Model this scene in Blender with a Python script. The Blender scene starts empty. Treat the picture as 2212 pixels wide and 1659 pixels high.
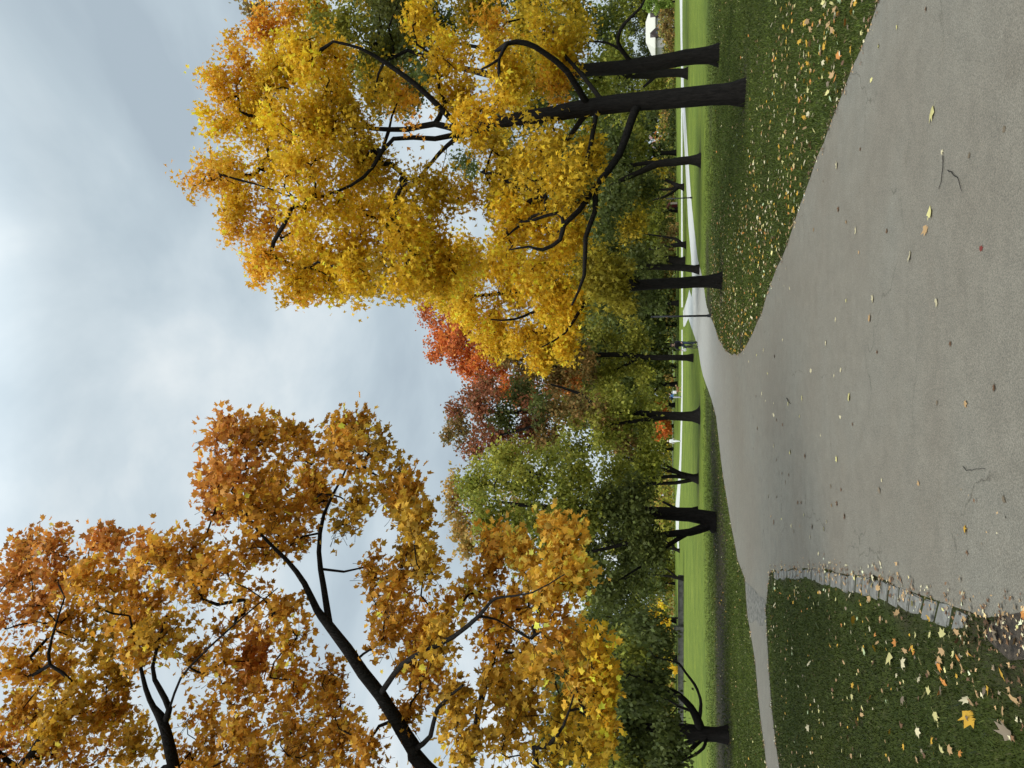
import bpy, bmesh, math, random
import numpy as np
from mathutils import Vector, Matrix
random.seed(7); rng = np.random.default_rng(7)
scene = bpy.context.scene
COL = scene.collection
R = math.radians

# ------------------------------------------------------------------ camera and measuring helpers
# the photograph was taken in portrait format and is shown lying on its side: world "up" points to the left of the picture
CAM_H = 2.2; PITCH = R(11.6); F = 1597.0
c_, s_ = math.cos(PITCH), math.sin(PITCH)
FWD = np.array([0, c_, s_]); CX = np.array([0, s_, -c_]); CY = np.array([1.0, 0, 0])
def ray(X, Y):
    return FWD + (X - 1106) / F * CX - (Y - 829.5) / F * CY
def W(X, Y, wy):                       # survey a point of the photo at a known distance ahead
    d = ray(X, Y); t = wy / d[1]
    return np.array([0, 0, CAM_H]) + d * t
def G(X, Y, z=0.0):                    # survey a point of the photo on the ground
    d = ray(X, Y); t = (z - CAM_H) / d[2]
    return np.array([0, 0, CAM_H]) + d * t
def pxs(X, Y, wy):
    return (wy / ray(X, Y)[1]) / F
cam = bpy.data.cameras.new('camera'); cam_o = bpy.data.objects.new('camera', cam); COL.objects.link(cam_o)
M = Matrix(((CX[0], CY[0], -FWD[0], 0), (CX[1], CY[1], -FWD[1], 0), (CX[2], CY[2], -FWD[2], CAM_H), (0, 0, 0, 1)))
cam_o.matrix_world = M
cam.sensor_width = 36; cam.lens = 26; cam.sensor_fit = 'HORIZONTAL'; cam.clip_start = 0.1; cam.clip_end = 6000
scene.camera = cam_o

# ------------------------------------------------------------------ object helpers
def tag(o, label=None, cat=None, group=None, kind=None):
    if label: o['label'] = label
    if cat: o['category'] = cat
    if group: o['group'] = group
    if kind: o['kind'] = kind
    return o
def empty(name, loc, rz=0.0):
    o = bpy.data.objects.new(name, None); COL.objects.link(o)
    o.location = tuple(loc); o.rotation_euler = (0, 0, rz); o.empty_display_size = 0.3
    return o
def np_mesh(name, V, faces, mat, parent=None, base=(0, 0, 0), col=None, smooth=False, attr=None):
    """V: (n,3); faces: list of (m,k) int arrays"""
    V = np.asarray(V, dtype=np.float32) - np.asarray(base, dtype=np.float32)
    me = bpy.data.meshes.new(name)
    faces = [np.asarray(f, dtype=np.int32) for f in faces if len(f)]
    loops = np.concatenate([f.ravel() for f in faces])
    tot = np.concatenate([np.full(len(f), f.shape[1], np.int32) for f in faces])
    start = np.concatenate([[0], np.cumsum(tot)[:-1]]).astype(np.int32)
    me.vertices.add(len(V)); me.vertices.foreach_set('co', V.ravel())
    me.loops.add(len(loops)); me.loops.foreach_set('vertex_index', loops)
    me.polygons.add(len(tot)); me.polygons.foreach_set('loop_start', start); me.polygons.foreach_set('loop_total', tot)
    if smooth: me.polygons.foreach_set('use_smooth', np.ones(len(tot), bool))
    if col is not None:
        a = me.color_attributes.new('Tint', 'FLOAT_COLOR', 'POINT')
        a.data.foreach_set('color', np.concatenate([col, np.ones((len(col), 1))], 1).astype(np.float32).ravel())
    if attr is not None:
        for k, v in attr.items():
            a = me.attributes.new(k, 'FLOAT', 'POINT'); a.data.foreach_set('value', np.asarray(v, np.float32))
    me.update(calc_edges=True); me.validate()
    mats = mat if isinstance(mat, list) else [mat]
    for m in mats: me.materials.append(m)
    o = bpy.data.objects.new(name, me); COL.objects.link(o)
    if parent is not None: o.parent = parent
    else: o.location = tuple(base)
    return o
def bm_obj(name, bm, mat, parent=None, loc=(0, 0, 0), smooth=False):
    me = bpy.data.meshes.new(name); bm.to_mesh(me); bm.free()
    if smooth:
        for p in me.polygons: p.use_smooth = True
    for m in (mat if isinstance(mat, list) else [mat]): me.materials.append(m)
    o = bpy.data.objects.new(name, me); COL.objects.link(o)
    if parent is not None: o.parent = parent
    o.location = tuple(loc)
    return o
def add_box(bm, c, s, bev=0.0, rot=None):
    m = Matrix.Translation(c)
    if rot is not None: m = m @ rot
    r = bmesh.ops.create_cube(bm, size=1, matrix=m @ Matrix.Diagonal((s[0], s[1], s[2], 1)))
    if bev > 0:
        es = {e for v in r['verts'] for e in v.link_edges}
        bmesh.ops.bevel(bm, geom=list(es), offset=bev, segments=2, affect='EDGES', clamp_overlap=True)
def add_cyl(bm, p0, p1, r0, r1=None, seg=12):
    p0 = Vector(p0); p1 = Vector(p1); r1 = r0 if r1 is None else r1
    d = p1 - p0
    m = Matrix.Translation((p0 + p1) / 2) @ d.to_track_quat('Z', 'Y').to_matrix().to_4x4()
    bmesh.ops.create_cone(bm, cap_ends=True, segments=seg, radius1=r0, radius2=r1, depth=d.length, matrix=m)
def add_torus(bm, c, axis, Rm, rm, seg=28, sub=8):
    q = Vector(axis).to_track_quat('Z', 'Y').to_matrix(); c = Vector(c); vs = []
    for i in range(seg):
        a = 2 * math.pi * i / seg; ring = []
        for j in range(sub):
            b = 2 * math.pi * j / sub
            ring.append(bm.verts.new(c + q @ Vector(((Rm + rm * math.cos(b)) * math.cos(a), (Rm + rm * math.cos(b)) * math.sin(a), rm * math.sin(b)))))
        vs.append(ring)
    for i in range(seg):
        for j in range(sub):
            bm.faces.new((vs[i][j], vs[(i + 1) % seg][j], vs[(i + 1) % seg][(j + 1) % sub], vs[i][(j + 1) % sub]))
def copy_tree(o, parent=None):
    c = o.copy(); COL.objects.link(c)
    if parent is not None: c.parent = parent
    for ch in list(o.children): copy_tree(ch, c)
    return c
def lin(r, g, b):
    f = lambda u: (u / 255 / 12.92) if u / 255 <= 0.04045 else ((u / 255 + 0.055) / 1.055) ** 2.4
    return np.array([f(r), f(g), f(b)])

# ------------------------------------------------------------------ materials
def new_mat(name):
    m = bpy.data.materials.new(name); m.use_nodes = True
    nt = m.node_tree; nt.nodes.clear()
    out = nt.nodes.new('ShaderNodeOutputMaterial')
    return m, nt, out
def N(nt, t, **kw):
    n = nt.nodes.new(t)
    for k, v in kw.items():
        if k in n.inputs.keys(): n.inputs[k].default_value = v
        else: setattr(n, k, v)
    return n
def ramp(nt, stops):
    n = nt.nodes.new('ShaderNodeValToRGB'); e = n.color_ramp.elements
    while len(e) < len(stops): e.new(0.5)
    for i, (p, c) in enumerate(stops):
        e[i].position = p; e[i].color = (*c, 1) if len(c) == 3 else c
    return n
def noise_mat(name, c1, c2, scale=8.0, rough=0.8, bump=0.0, spec=0.3, metal=0.0, detail=6.0, stretch=None):
    m, nt, out = new_mat(name); L = nt.links.new
    tc = N(nt, 'ShaderNodeTexCoord'); src = tc.outputs['Object']
    if stretch:
        mp = N(nt, 'ShaderNodeMapping'); mp.inputs['Scale'].default_value = stretch; L(src, mp.inputs[0]); src = mp.outputs[0]
    nz = N(nt, 'ShaderNodeTexNoise', Scale=scale, Detail=detail, Roughness=0.65); L(src, nz.inputs['Vector'])
    rp = ramp(nt, [(0.32, c1), (0.68, c2)]); L(nz.outputs['Fac'], rp.inputs[0])
    p = N(nt, 'ShaderNodeBsdfPrincipled', Roughness=rough, Metallic=metal); p.inputs['Specular IOR Level'].default_value = spec
    L(rp.outputs[0], p.inputs['Base Color'])
    if bump:
        b = N(nt, 'ShaderNodeBump', Strength=bump, Distance=0.05); L(nz.outputs['Fac'], b.inputs['Height']); L(b.outputs[0], p.inputs['Normal'])
    L(p.outputs[0], out.inputs[0]); return m
def leaf_mat(name, trans=0.42, rough=0.55, spec=0.25):
    m, nt, out = new_mat(name); L = nt.links.new
    a = N(nt, 'ShaderNodeAttribute', attribute_name='Tint')
    p = N(nt, 'ShaderNodeBsdfPrincipled', Roughness=rough); p.inputs['Specular IOR Level'].default_value = spec
    L(a.outputs['Color'], p.inputs['Base Color'])
    t = N(nt, 'ShaderNodeBsdfTranslucent'); L(a.outputs['Color'], t.inputs['Color'])
    mx = N(nt, 'ShaderNodeMixShader', Fac=trans); L(p.outputs[0], mx.inputs[1]); L(t.outputs[0], mx.inputs[2])
    L(mx.outputs[0], out.inputs[0]); return m
LEAF = leaf_mat('leaf', 0.42, 0.6, 0.2); GRASS_BLADE = leaf_mat('grass_blade', 0.25, 0.6, 0.2); DRY_LEAF = leaf_mat('fallen_leaf_surface', 0.1, 0.6, 0.3)
def bark_mat(name, c1, c2):
    m, nt, out = new_mat(name); L = nt.links.new
    tc = N(nt, 'ShaderNodeTexCoord'); mp = N(nt, 'ShaderNodeMapping'); mp.inputs['Scale'].default_value = (9, 9, 1.6); L(tc.outputs['Object'], mp.inputs[0])
    nz = N(nt, 'ShaderNodeTexNoise', Scale=2.2, Detail=8.0, Roughness=0.7); L(mp.outputs[0], nz.inputs['Vector'])
    vo = N(nt, 'ShaderNodeTexVoronoi', Scale=2.5, feature='DISTANCE_TO_EDGE'); L(mp.outputs[0], vo.inputs['Vector'])
    rp = ramp(nt, [(0.3, c1), (0.7, c2)]); L(nz.outputs['Fac'], rp.inputs[0])
    p = N(nt, 'ShaderNodeBsdfPrincipled', Roughness=0.95); p.inputs['Specular IOR Level'].default_value = 0.1
    L(rp.outputs[0], p.inputs['Base Color'])
    ad = N(nt, 'ShaderNodeMath', operation='ADD'); L(nz.outputs['Fac'], ad.inputs[0]); L(vo.outputs['Distance'], ad.inputs[1])
    b = N(nt, 'ShaderNodeBump', Strength=0.9, Distance=0.04); L(ad.outputs[0], b.inputs['Height']); L(b.outputs[0], p.inputs['Normal'])
    L(p.outputs[0], out.inputs[0]); return m
BARK = bark_mat('bark', (0.007, 0.006, 0.005), (0.024, 0.020, 0.017))
BARK2 = bark_mat('bark_grey', (0.016, 0.014, 0.012), (0.06, 0.052, 0.045))

# ------------------------------------------------------------------ world and sun (overcast)
SUN_EL, SUN_AZ = R(58), R(200)          # azimuth clockwise from +Y
world = bpy.data.worlds.new('World'); scene.world = world; world.use_nodes = True
nt = world.node_tree; nt.nodes.clear(); L = nt.links.new
wo = N(nt, 'ShaderNodeOutputWorld'); bg = N(nt, 'ShaderNodeBackground', Strength=0.1); L(bg.outputs[0], wo.inputs[0])
sky = N(nt, 'ShaderNodeTexSky', sky_type='NISHITA', sun_disc=False); sky.sun_elevation = SUN_EL; sky.sun_rotation = SUN_AZ
tc = N(nt, 'ShaderNodeTexCoord'); sx = N(nt, 'ShaderNodeSeparateXYZ'); L(tc.outputs['Generated'], sx.inputs[0])
zz = N(nt, 'ShaderNodeMath', operation='ABSOLUTE'); L(sx.outputs['Z'], zz.inputs[0])
za = N(nt, 'ShaderNodeMath', operation='ADD'); za.inputs[1].default_value = 0.42; L(zz.outputs[0], za.inputs[0])
dv = N(nt, 'ShaderNodeVectorMath', operation='DIVIDE'); L(tc.outputs['Generated'], dv.inputs[0])
cz = N(nt, 'ShaderNodeCombineXYZ')
for i in range(3): L(za.outputs[0], cz.inputs[i])
L(cz.outputs[0], dv.inputs[1])
mpw = N(nt, 'ShaderNodeMapping'); mpw.inputs['Scale'].default_value = (1.0, 1.25, 1.0); mpw.inputs['Location'].default_value = (3.085, 1.539, 0.4); mpw.inputs['Rotation'].default_value = (0, 0, R(38))
L(dv.outputs[0], mpw.inputs[0])
n1 = N(nt, 'ShaderNodeTexNoise', Scale=1.9, Detail=6.0, Roughness=0.53, Distortion=0.4); L(mpw.outputs[0], n1.inputs['Vector'])
cl = ramp(nt, [(0.34, (4.5, 5.4, 6.1)), (0.46, (5.4, 6.4, 7.05)), (0.56, (6.6, 7.55, 8.1)), (0.68, (8.7, 9.3, 9.5))]); L(n1.outputs['Fac'], cl.inputs[0])
mixs = N(nt, 'ShaderNodeMixRGB', blend_type='MIX'); mixs.inputs['Fac'].default_value = 0.93
L(sky.outputs[0], mixs.inputs[1]); L(cl.outputs[0], mixs.inputs[2])
# an overcast sky is brighter towards the zenith
mr = N(nt, 'ShaderNodeMapRange'); mr.inputs['From Min'].default_value = 0.66; mr.inputs['From Max'].default_value = 1.0; mr.inputs['To Min'].default_value = 1.0; mr.inputs['To Max'].default_value = 3.6
mr.interpolation_type = 'SMOOTHSTEP'; L(sx.outputs['Z'], mr.inputs['Value'])
mul = N(nt, 'ShaderNodeVectorMath', operation='SCALE'); L(mixs.outputs[0], mul.inputs[0]); L(mr.outputs[0], mul.inputs['Scale'])
mb = N(nt, 'ShaderNodeMapRange'); mb.interpolation_type = 'SMOOTHSTEP'; mb.inputs['From Min'].default_value = 0.15; mb.inputs['From Max'].default_value = -0.6; mb.inputs['To Min'].default_value = 1.0; mb.inputs['To Max'].default_value = 2.2  # added fill: sky brightened behind the camera to light leaves and trunks
L(sx.outputs['Y'], mb.inputs['Value']); mul2 = N(nt, 'ShaderNodeVectorMath', operation='SCALE'); L(mul.outputs[0], mul2.inputs[0]); L(mb.outputs[0], mul2.inputs['Scale'])
L(mul2.outputs[0], bg.inputs['Color'])
sun = bpy.data.lights.new('sun', 'SUN'); sun.energy = 1.5; sun.angle = R(25); sun.color = (1, 0.95, 0.86)
so = bpy.data.objects.new('sun', sun); COL.objects.link(so)
sd = Vector((math.sin(SUN_AZ) * math.cos(SUN_EL), math.cos(SUN_AZ) * math.cos(SUN_EL), math.sin(SUN_EL)))
so.rotation_euler = (-sd).to_track_quat('-Z', 'Y').to_euler(); so.location = (0, -20, 60)
scene.view_settings.view_transform = 'Standard'; scene.view_settings.look = 'None'; scene.view_settings.exposure = 0
scene.render.engine = 'CYCLES'
scene.cycles.max_bounces = 5; scene.cycles.diffuse_bounces = 3; scene.cycles.glossy_bounces = 2; scene.cycles.transmission_bounces = 3
scene.cycles.transparent_max_bounces = 4

# ------------------------------------------------------------------ ground, paths
def smooth_poly(pts, step=0.25, amp=0.02, closed=True):
    """world 2D outline: resample and roughen"""
    P = [np.array(p[:2], float) for p in pts]; out = []
    n = len(P)
    for i in range(n if closed else n - 1):
        a, b = P[i], P[(i + 1) % n]; d = np.linalg.norm(b - a)
        dist = np.linalg.norm((a + b) / 2); st = max(step, dist * 0.03)
        k = max(1, min(60, int(d / st)))
        nrm = np.array([-(b - a)[1], (b - a)[0]]) / (d + 1e-9)
        for j in range(k):
            q = a + (b - a) * j / k
            if j: q = q + nrm * rng.normal(0, amp)
            out.append(q)
    return np.array(out)
def sheet(name, outline, z, mat, kind='structure'):
    bm = bmesh.new()
    vs = [bm.verts.new((p[0], p[1], z)) for p in outline]
    f = bm.faces.new(vs); f.normal_update()
    if f.normal.z < 0: f.normal_flip(); f.normal_update()
    bmesh.ops.triangulate(bm, faces=bm.faces[:])
    bm.normal_update()
    for f in bm.faces:
        if f.normal.z < 0: f.normal_flip()
    return tag(bm_obj(name, bm, mat), kind=kind)

edge_R = [(2400, -560), (2150, -330), (1985, -130), (1900, 0), (1862, 105), (1827, 187), (1809, 231), (1780, 309), (1753, 379), (1739, 418), (1717, 480), (1703, 524),
          (1690, 557), (1668, 607), (1654, 647), (1646, 678), (1628, 716), (1613, 746), (1602, 761), (1592, 767), (1582, 767), (1568, 758), (1553, 734), (1545, 708), (1532, 678), (1526, 658),
          (1521, 623), (1515, 590), (1507, 557), (1499, 488), (1493, 428), (1486, 329), (1481, 250), (1477.5, 195), (1474.5, 100), (1472, 0), (1470.5, -200), (1469, -500)]
edge_F = [(1465.5, -500), (1467, -200), (1468.3, 0), (1470.3, 100), (1472.5, 195), (1475.5, 270), (1480, 349), (1484, 428), (1487, 488), (1493, 557), (1496, 621), (1494, 642), (1489, 625), (1486, 640), (1480, 660), (1475.5, 672),
          (1476, 700), (1476.5, 706), (1480, 704), (1484, 694), (1487, 688), (1490, 697), (1501, 728), (1509, 757), (1514, 790), (1519, 812), (1526, 832), (1537, 862), (1547, 900), (1553, 950),
          (1557, 987), (1562, 1027), (1572, 1087), (1580, 1136), (1588, 1176), (1594, 1210), (1604, 1235), (1610, 1252), (1612, 1290), (1615, 1327), (1622, 1368), (1632, 1430), (1638, 1502), (1645, 1564), (1651, 1605), (1657, 1659), (1675, 1850), (1700, 2150)]
edge_L = [(1745, 2150), (1708, 1850), (1684, 1659), (1676, 1605), (1667, 1523), (1661, 1440), (1657, 1368), (1655, 1317), (1659, 1275), (1663, 1240), (1667, 1232), (1708, 1229), (1762, 1229), (1807, 1237), (1860, 1243), (1905, 1249),
          (1929, 1260), (1970, 1278), (2015, 1293), (2054, 1308), (2089, 1318), (2130, 1334), (2170, 1330), (2212, 1322), (2300, 1330), (2500, 1400), (3000, 1500), (3000, 0), (2700, -600)]
path_px = edge_R + edge_F + edge_L
PATH = smooth_poly([G(*p) for p in path_px], 0.16, 0.022)
def in_poly(P, poly):
    x, y = P[:, 0], P[:, 1]; inside = np.zeros(len(P), bool)
    a = poly; b = np.roll(poly, -1, 0)
    for (x1, y1), (x2, y2) in zip(a, b):
        if y1 == y2: continue
        c = ((y1 > y) != (y2 > y)) & (x < (x2 - x1) * (y - y1) / (y2 - y1) + x1)
        inside ^= c
    return inside
def edge_dist(P, poly):
    d = np.full(len(P), 1e9); a = poly; b = np.roll(poly, -1, 0)
    for p, q in zip(a, b):
        v = q - p; l2 = (v * v).sum() + 1e-12
        t = np.clip(((P - p) @ v) / l2, 0, 1); d = np.minimum(d, np.linalg.norm(P - (p + t[:, None] * v), axis=1))
    return d

def asphalt_mat():
    m, nt, out = new_mat('asphalt'); L = nt.links.new
    tc = N(nt, 'ShaderNodeTexCoord'); O = tc.outputs['Object']
    big = N(nt, 'ShaderNodeTexNoise', Scale=0.35, Detail=5.0, Roughness=0.6, Distortion=0.5); L(O, big.inputs['Vector'])
    mid = N(nt, 'ShaderNodeTexNoise', Scale=3.5, Detail=6.0, Roughness=0.65); L(O, mid.inputs['Vector'])
    fine = N(nt, 'ShaderNodeTexNoise', Scale=95.0, Detail=3.0, Roughness=0.7); L(O, fine.inputs['Vector'])
    vor = N(nt, 'ShaderNodeTexVoronoi', Scale=70.0); L(O, vor.inputs['Vector'])
    r1 = ramp(nt, [(0.3, (0.136, 0.115, 0.086)), (0.52, (0.145, 0.127, 0.097)), (0.72, (0.150, 0.137, 0.108))]); L(big.outputs['Fac'], r1.inputs[0])
    r2 = ramp(nt, [(0.25, (0.84,) * 3), (0.6, (1.02,) * 3), (0.75, (1.10,) * 3)]); L(mid.outputs['Fac'], r2.inputs[0])
    r3 = ramp(nt, [(0.28, (0.46,) * 3), (0.5, (1.0,) * 3), (0.72, (1.7,) * 3)]); L(fine.outputs['Fac'], r3.inputs[0])
    m1 = N(nt, 'ShaderNodeMixRGB', blend_type='MULTIPLY', Fac=1.0); L(r1.outputs[0], m1.inputs[1]); L(r2.outputs[0], m1.inputs[2])
    m2 = N(nt, 'ShaderNodeMixRGB', blend_type='MULTIPLY', Fac=1.0); L(m1.outputs[0], m2.inputs[1]); L(r3.outputs[0], m2.inputs[2])
    # worn darker stains
    st = N(nt, 'ShaderNodeTexNoise', Scale=1.6, Detail=7.0, Roughness=0.75); mp = N(nt, 'ShaderNodeMapping'); mp.inputs['Location'].default_value = (7, 3, 0); L(O, mp.inputs[0]); L(mp.outputs[0], st.inputs['Vector'])
    r4 = ramp(nt, [(0.60, (1, 1, 1)), (0.76, (0.88, 0.85, 0.81))]); L(st.outputs['Fac'], r4.inputs[0])
    m3 = N(nt, 'ShaderNodeMixRGB', blend_type='MULTIPLY', Fac=1.0); L(m2.outputs[0], m3.inputs[1]); L(r4.outputs[0], m3.inputs[2])
    # small cracks
    ck = N(nt, 'ShaderNodeTexVoronoi', Scale=0.55, feature='DISTANCE_TO_EDGE'); mw = N(nt, 'ShaderNodeTexNoise', Scale=2.5, Detail=4.0); L(O, mw.inputs['Vector'])
    ad = N(nt, 'ShaderNodeMixRGB', blend_type='ADD', Fac=0.55); L(O, ad.inputs[1]); L(mw.outputs['Color'], ad.inputs[2]); L(ad.outputs[0], ck.inputs['Vector'])
    r5 = ramp(nt, [(0.0, (0.5, 0.48, 0.45)), (0.007, (1, 1, 1))]); L(ck.outputs['Distance'], r5.inputs[0])
    cm = ramp(nt, [(0.50, (0, 0, 0)), (0.58, (1, 1, 1))]); L(big.outputs['Fac'], cm.inputs[0])
    m4 = N(nt, 'ShaderNodeMixRGB', blend_type='MULTIPLY'); L(cm.outputs[0], m4.inputs['Fac']); L(m3.outputs[0], m4.inputs[1]); L(r5.outputs[0], m4.inputs[2])
    # the surface blends to a paler tone with distance
    sp = N(nt, 'ShaderNodeSeparateXYZ'); L(O, sp.inputs[0])
    mr = N(nt, 'ShaderNodeMapRange'); mr.inputs['From Min'].default_value = 24; mr.inputs['From Max'].default_value = 62; L(sp.outputs['Y'], mr.inputs['Value'])
    pale = ramp(nt, [(0.3, (0.40, 0.385, 0.35)), (0.7, (0.50, 0.485, 0.44))]); L(mid.outputs['Fac'], pale.inputs[0])
    m5 = N(nt, 'ShaderNodeMixRGB'); L(mr.outputs[0], m5.inputs['Fac']); L(m4.outputs[0], m5.inputs[1]); L(pale.outputs[0], m5.inputs[2])
    p = N(nt, 'ShaderNodeBsdfPrincipled', Roughness=0.72); p.inputs['Specular IOR Level'].default_value = 0.3
    L(m5.outputs[0], p.inputs['Base Color'])
    b = N(nt, 'ShaderNodeBump', Strength=0.5, Distance=0.006); L(fine.outputs['Fac'], b.inputs['Height']); L(b.outputs[0], p.inputs['Normal'])
    L(p.outputs[0], out.inputs[0]); return m
ASPHALT = asphalt_mat()
sheet('path', PATH, 0.008, ASPHALT)
# far footpath
CONC = noise_mat('pale_gravel', (0.42, 0.405, 0.36), (0.54, 0.52, 0.47), 1.2, 0.85)
def strip(name, top, bot, z, mat):
    return sheet(name, smooth_poly([G(*p) for p in top] + [G(*p) for p in bot[::-1]], 1.0, 0.03), z, mat)
strip('footpath', [(1471.2, -300), (1471.2, 330), (1471.8, 664)], [(1473.6, -300), (1474.4, 330), (1475.2, 664)], 0.012, CONC)
strip('footpath', [(1472.2, 712), (1472.3, 823), (1470.5, 911), (1468, 992), (1464.5, 1040), (1459.5, 1087), (1460, 1141), (1463.5, 1186)], [(1474.6, 712), (1475.2, 823), (1474, 911), (1472, 992), (1470.5, 1040), (1468, 1087), (1466.2, 1141), (1467, 1186)], 0.012, CONC)

# ground grid with a soil attribute (bare, littered earth along the path; under trees also shade painted into the turf)
gx = np.unique(np.concatenate([np.arange(-30, 30.01, 0.4), np.arange(-120, 120.1, 6), np.array([-3000, -1500, -700, -350, -200, 200, 350, 700, 1500, 3000])]))
gy = np.unique(np.concatenate([np.arange(2, 56.01, 0.4), np.arange(56, 240, 6), np.array([-3000, -600, -100, -30, -10, 350, 600, 1200, 3000])]))
XX, YY = np.meshgrid(gx, gy); P2 = np.stack([XX.ravel(), YY.ravel()], 1)
ed = edge_dist(P2, PATH)
soil = np.exp(-(ed / 0.22) ** 2) * 0.8 * (P2[:, 1] < 40)
def soil_shade_spot(X, Y, rad, amt, ax=1.0):
    g = G(X, Y); d = np.sqrt(((P2[:, 0] - g[0])) ** 2 + ((P2[:, 1] - g[1]) / ax) ** 2); return amt * np.exp(-(d / rad) ** 2)
for a in [(1607, 195, 1.3, 0.8), (1552, 115, 1.2, 0.6), (1558, 605, 1.5, 0.9), (1535, 690, 2.2, 0.85), (1530, 640, 2.4, 0.8), (1512, 345, 1.6, 0.7), (1545, 1130, 2.4, 0.9), (1572, 1587, 2.4, 0.9), (1560, 1350, 2.8, 0.75), (1560, 1480, 2.6, 0.8), (1565, 1230, 2.2, 0.7), (1600, 740, 0.9, 0.8),
          (1528, 900, 3.0, 0.55), (1540, 960, 3.0, 0.85), (1545, 1020, 2.6, 0.8), (1508, 1035, 2.0, 0.6), (1511, 898, 2.0, 0.6), (2170, 1380, 0.45, 1.0), (2060, 1420, 0.8, 0.5), (1960, 1420, 0.7, 0.35), (2230, 1480, 0.5, 0.6), (1556, 1180, 3.0, 1.0, 1.25), (1556, 1260, 3.0, 1.0, 1.25), (1556, 1320, 3.0, 1.0, 1.25), (1556, 1390, 3.0, 1.0, 1.25), (1556, 1460, 3.0, 1.0, 1.25), (1556, 1530, 3.0, 1.0, 1.25), (1557, 1600, 3.0, 1.0, 1.25), (1558, 1680, 3.0, 1.0, 1.25), (1558, 1760, 3.0, 1.0, 1.25), (1550, 1080, 2.0, .9), (1528, 560, 2.6, .7), (1545, 540, 2.0, .5), (1535, 250, 2.5, .5), (1590, 300, 2.0, .4), (1540, 500, 3.0, 0.45), (1560, 420, 3.0, 0.35), (1900, 1480, 0.8, 0.3)]:  # the long left row paints the tree shade as a dark band
    soil = np.maximum(soil, soil_shade_spot(*a))
nx, ny = len(gx), len(gy)
idx = np.arange(nx * ny).reshape(ny, nx)
quads = np.stack([idx[:-1, :-1].ravel(), idx[:-1, 1:].ravel(), idx[1:, 1:].ravel(), idx[1:, :-1].ravel()], 1)
def ground_mat():
    m, nt, out = new_mat('turf'); L = nt.links.new
    tc = N(nt, 'ShaderNodeTexCoord'); O = tc.outputs['Object']
    big = N(nt, 'ShaderNodeTexNoise', Scale=0.22, Detail=5.0, Roughness=0.6); L(O, big.inputs['Vector'])
    mid = N(nt, 'ShaderNodeTexNoise', Scale=2.6, Detail=7.0, Roughness=0.7); L(O, mid.inputs['Vector'])
    fine = N(nt, 'ShaderNodeTexNoise', Scale=38.0, Detail=5.0, Roughness=0.75); L(O, fine.inputs['Vector'])
    r1 = ramp(nt, [(0.3, (0.100, 0.138, 0.017)), (0.55, (0.135, 0.176, 0.021)), (0.75, (0.172, 0.206, 0.030))]); L(big.outputs['Fac'], r1.inputs[0])
    r2 = ramp(nt, [(0.25, (0.6, 0.62, 0.6)), (0.55, (1, 1, 1)), (0.78, (1.35, 1.25, 1.3))]); L(mid.outputs['Fac'], r2.inputs[0])
    r3 = ramp(nt, [(0.3, (0.45,) * 3), (0.52, (1.0,) * 3), (0.75, (1.5, 1.45, 1.3))]); L(fine.outputs['Fac'], r3.inputs[0])
    m1 = N(nt, 'ShaderNodeMixRGB', blend_type='MULTIPLY', Fac=1.0); L(r1.outputs[0], m1.inputs[1]); L(r2.outputs[0], m1.inputs[2])
    m2 = N(nt, 'ShaderNodeMixRGB', blend_type='MULTIPLY', Fac=1.0); L(m1.outputs[0], m2.inputs[1]); L(r3.outputs[0], m2.inputs[2])
    so = ramp(nt, [(0.3, (0.016, 0.013, 0.007)), (0.6, (0.040, 0.033, 0.016)), (0.8, (0.085, 0.066, 0.035))]); L(fine.outputs['Fac'], so.inputs[0])
    at = N(nt, 'ShaderNodeAttribute', attribute_name='soil')  # bare earth plus the shade painted under trees
    ma = N(nt, 'ShaderNodeMath', operation='MULTIPLY_ADD'); L(mid.outputs['Fac'], ma.inputs[0]); ma.inputs[1].default_value = 1.1; ma.inputs[2].default_value = -0.55
    ad = N(nt, 'ShaderNodeMath', operation='ADD'); L(at.outputs['Fac'], ad.inputs[0]); L(ma.outputs[0], ad.inputs[1])
    fr = ramp(nt, [(0.25, (0, 0, 0)), (0.75, (1, 1, 1))]); L(ad.outputs[0], fr.inputs[0])
    mo = N(nt, 'ShaderNodeTexNoise', Scale=0.75, Detail=6.0, Roughness=0.75); L(O, mo.inputs['Vector'])
    r6 = ramp(nt, [(0.3, (0.66, 0.70, 0.62)), (0.5, (1, 1, 1)), (0.72, (1.32, 1.18, 1.1))]); L(mo.outputs['Fac'], r6.inputs[0])
    m2b = N(nt, 'ShaderNodeMixRGB', blend_type='MULTIPLY', Fac=1.0); L(m2.outputs[0], m2b.inputs[1]); L(r6.outputs[0], m2b.inputs[2])
    sp = N(nt, 'ShaderNodeSeparateXYZ'); L(O, sp.inputs[0])          # near turf darkened towards the viewer: shade painted into its colour
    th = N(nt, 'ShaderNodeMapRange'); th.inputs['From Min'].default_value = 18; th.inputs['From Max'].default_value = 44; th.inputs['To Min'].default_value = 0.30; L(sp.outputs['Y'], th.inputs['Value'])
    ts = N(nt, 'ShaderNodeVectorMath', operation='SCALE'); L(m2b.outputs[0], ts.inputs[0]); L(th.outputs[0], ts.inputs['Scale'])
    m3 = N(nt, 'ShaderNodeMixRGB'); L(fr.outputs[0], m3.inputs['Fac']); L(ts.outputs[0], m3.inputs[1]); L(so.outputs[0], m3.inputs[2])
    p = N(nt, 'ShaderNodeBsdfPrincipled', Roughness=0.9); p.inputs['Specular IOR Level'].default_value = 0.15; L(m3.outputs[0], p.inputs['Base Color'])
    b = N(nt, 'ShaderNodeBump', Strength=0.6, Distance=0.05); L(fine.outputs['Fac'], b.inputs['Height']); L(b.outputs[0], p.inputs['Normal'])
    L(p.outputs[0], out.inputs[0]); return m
GROUND = ground_mat()
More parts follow.
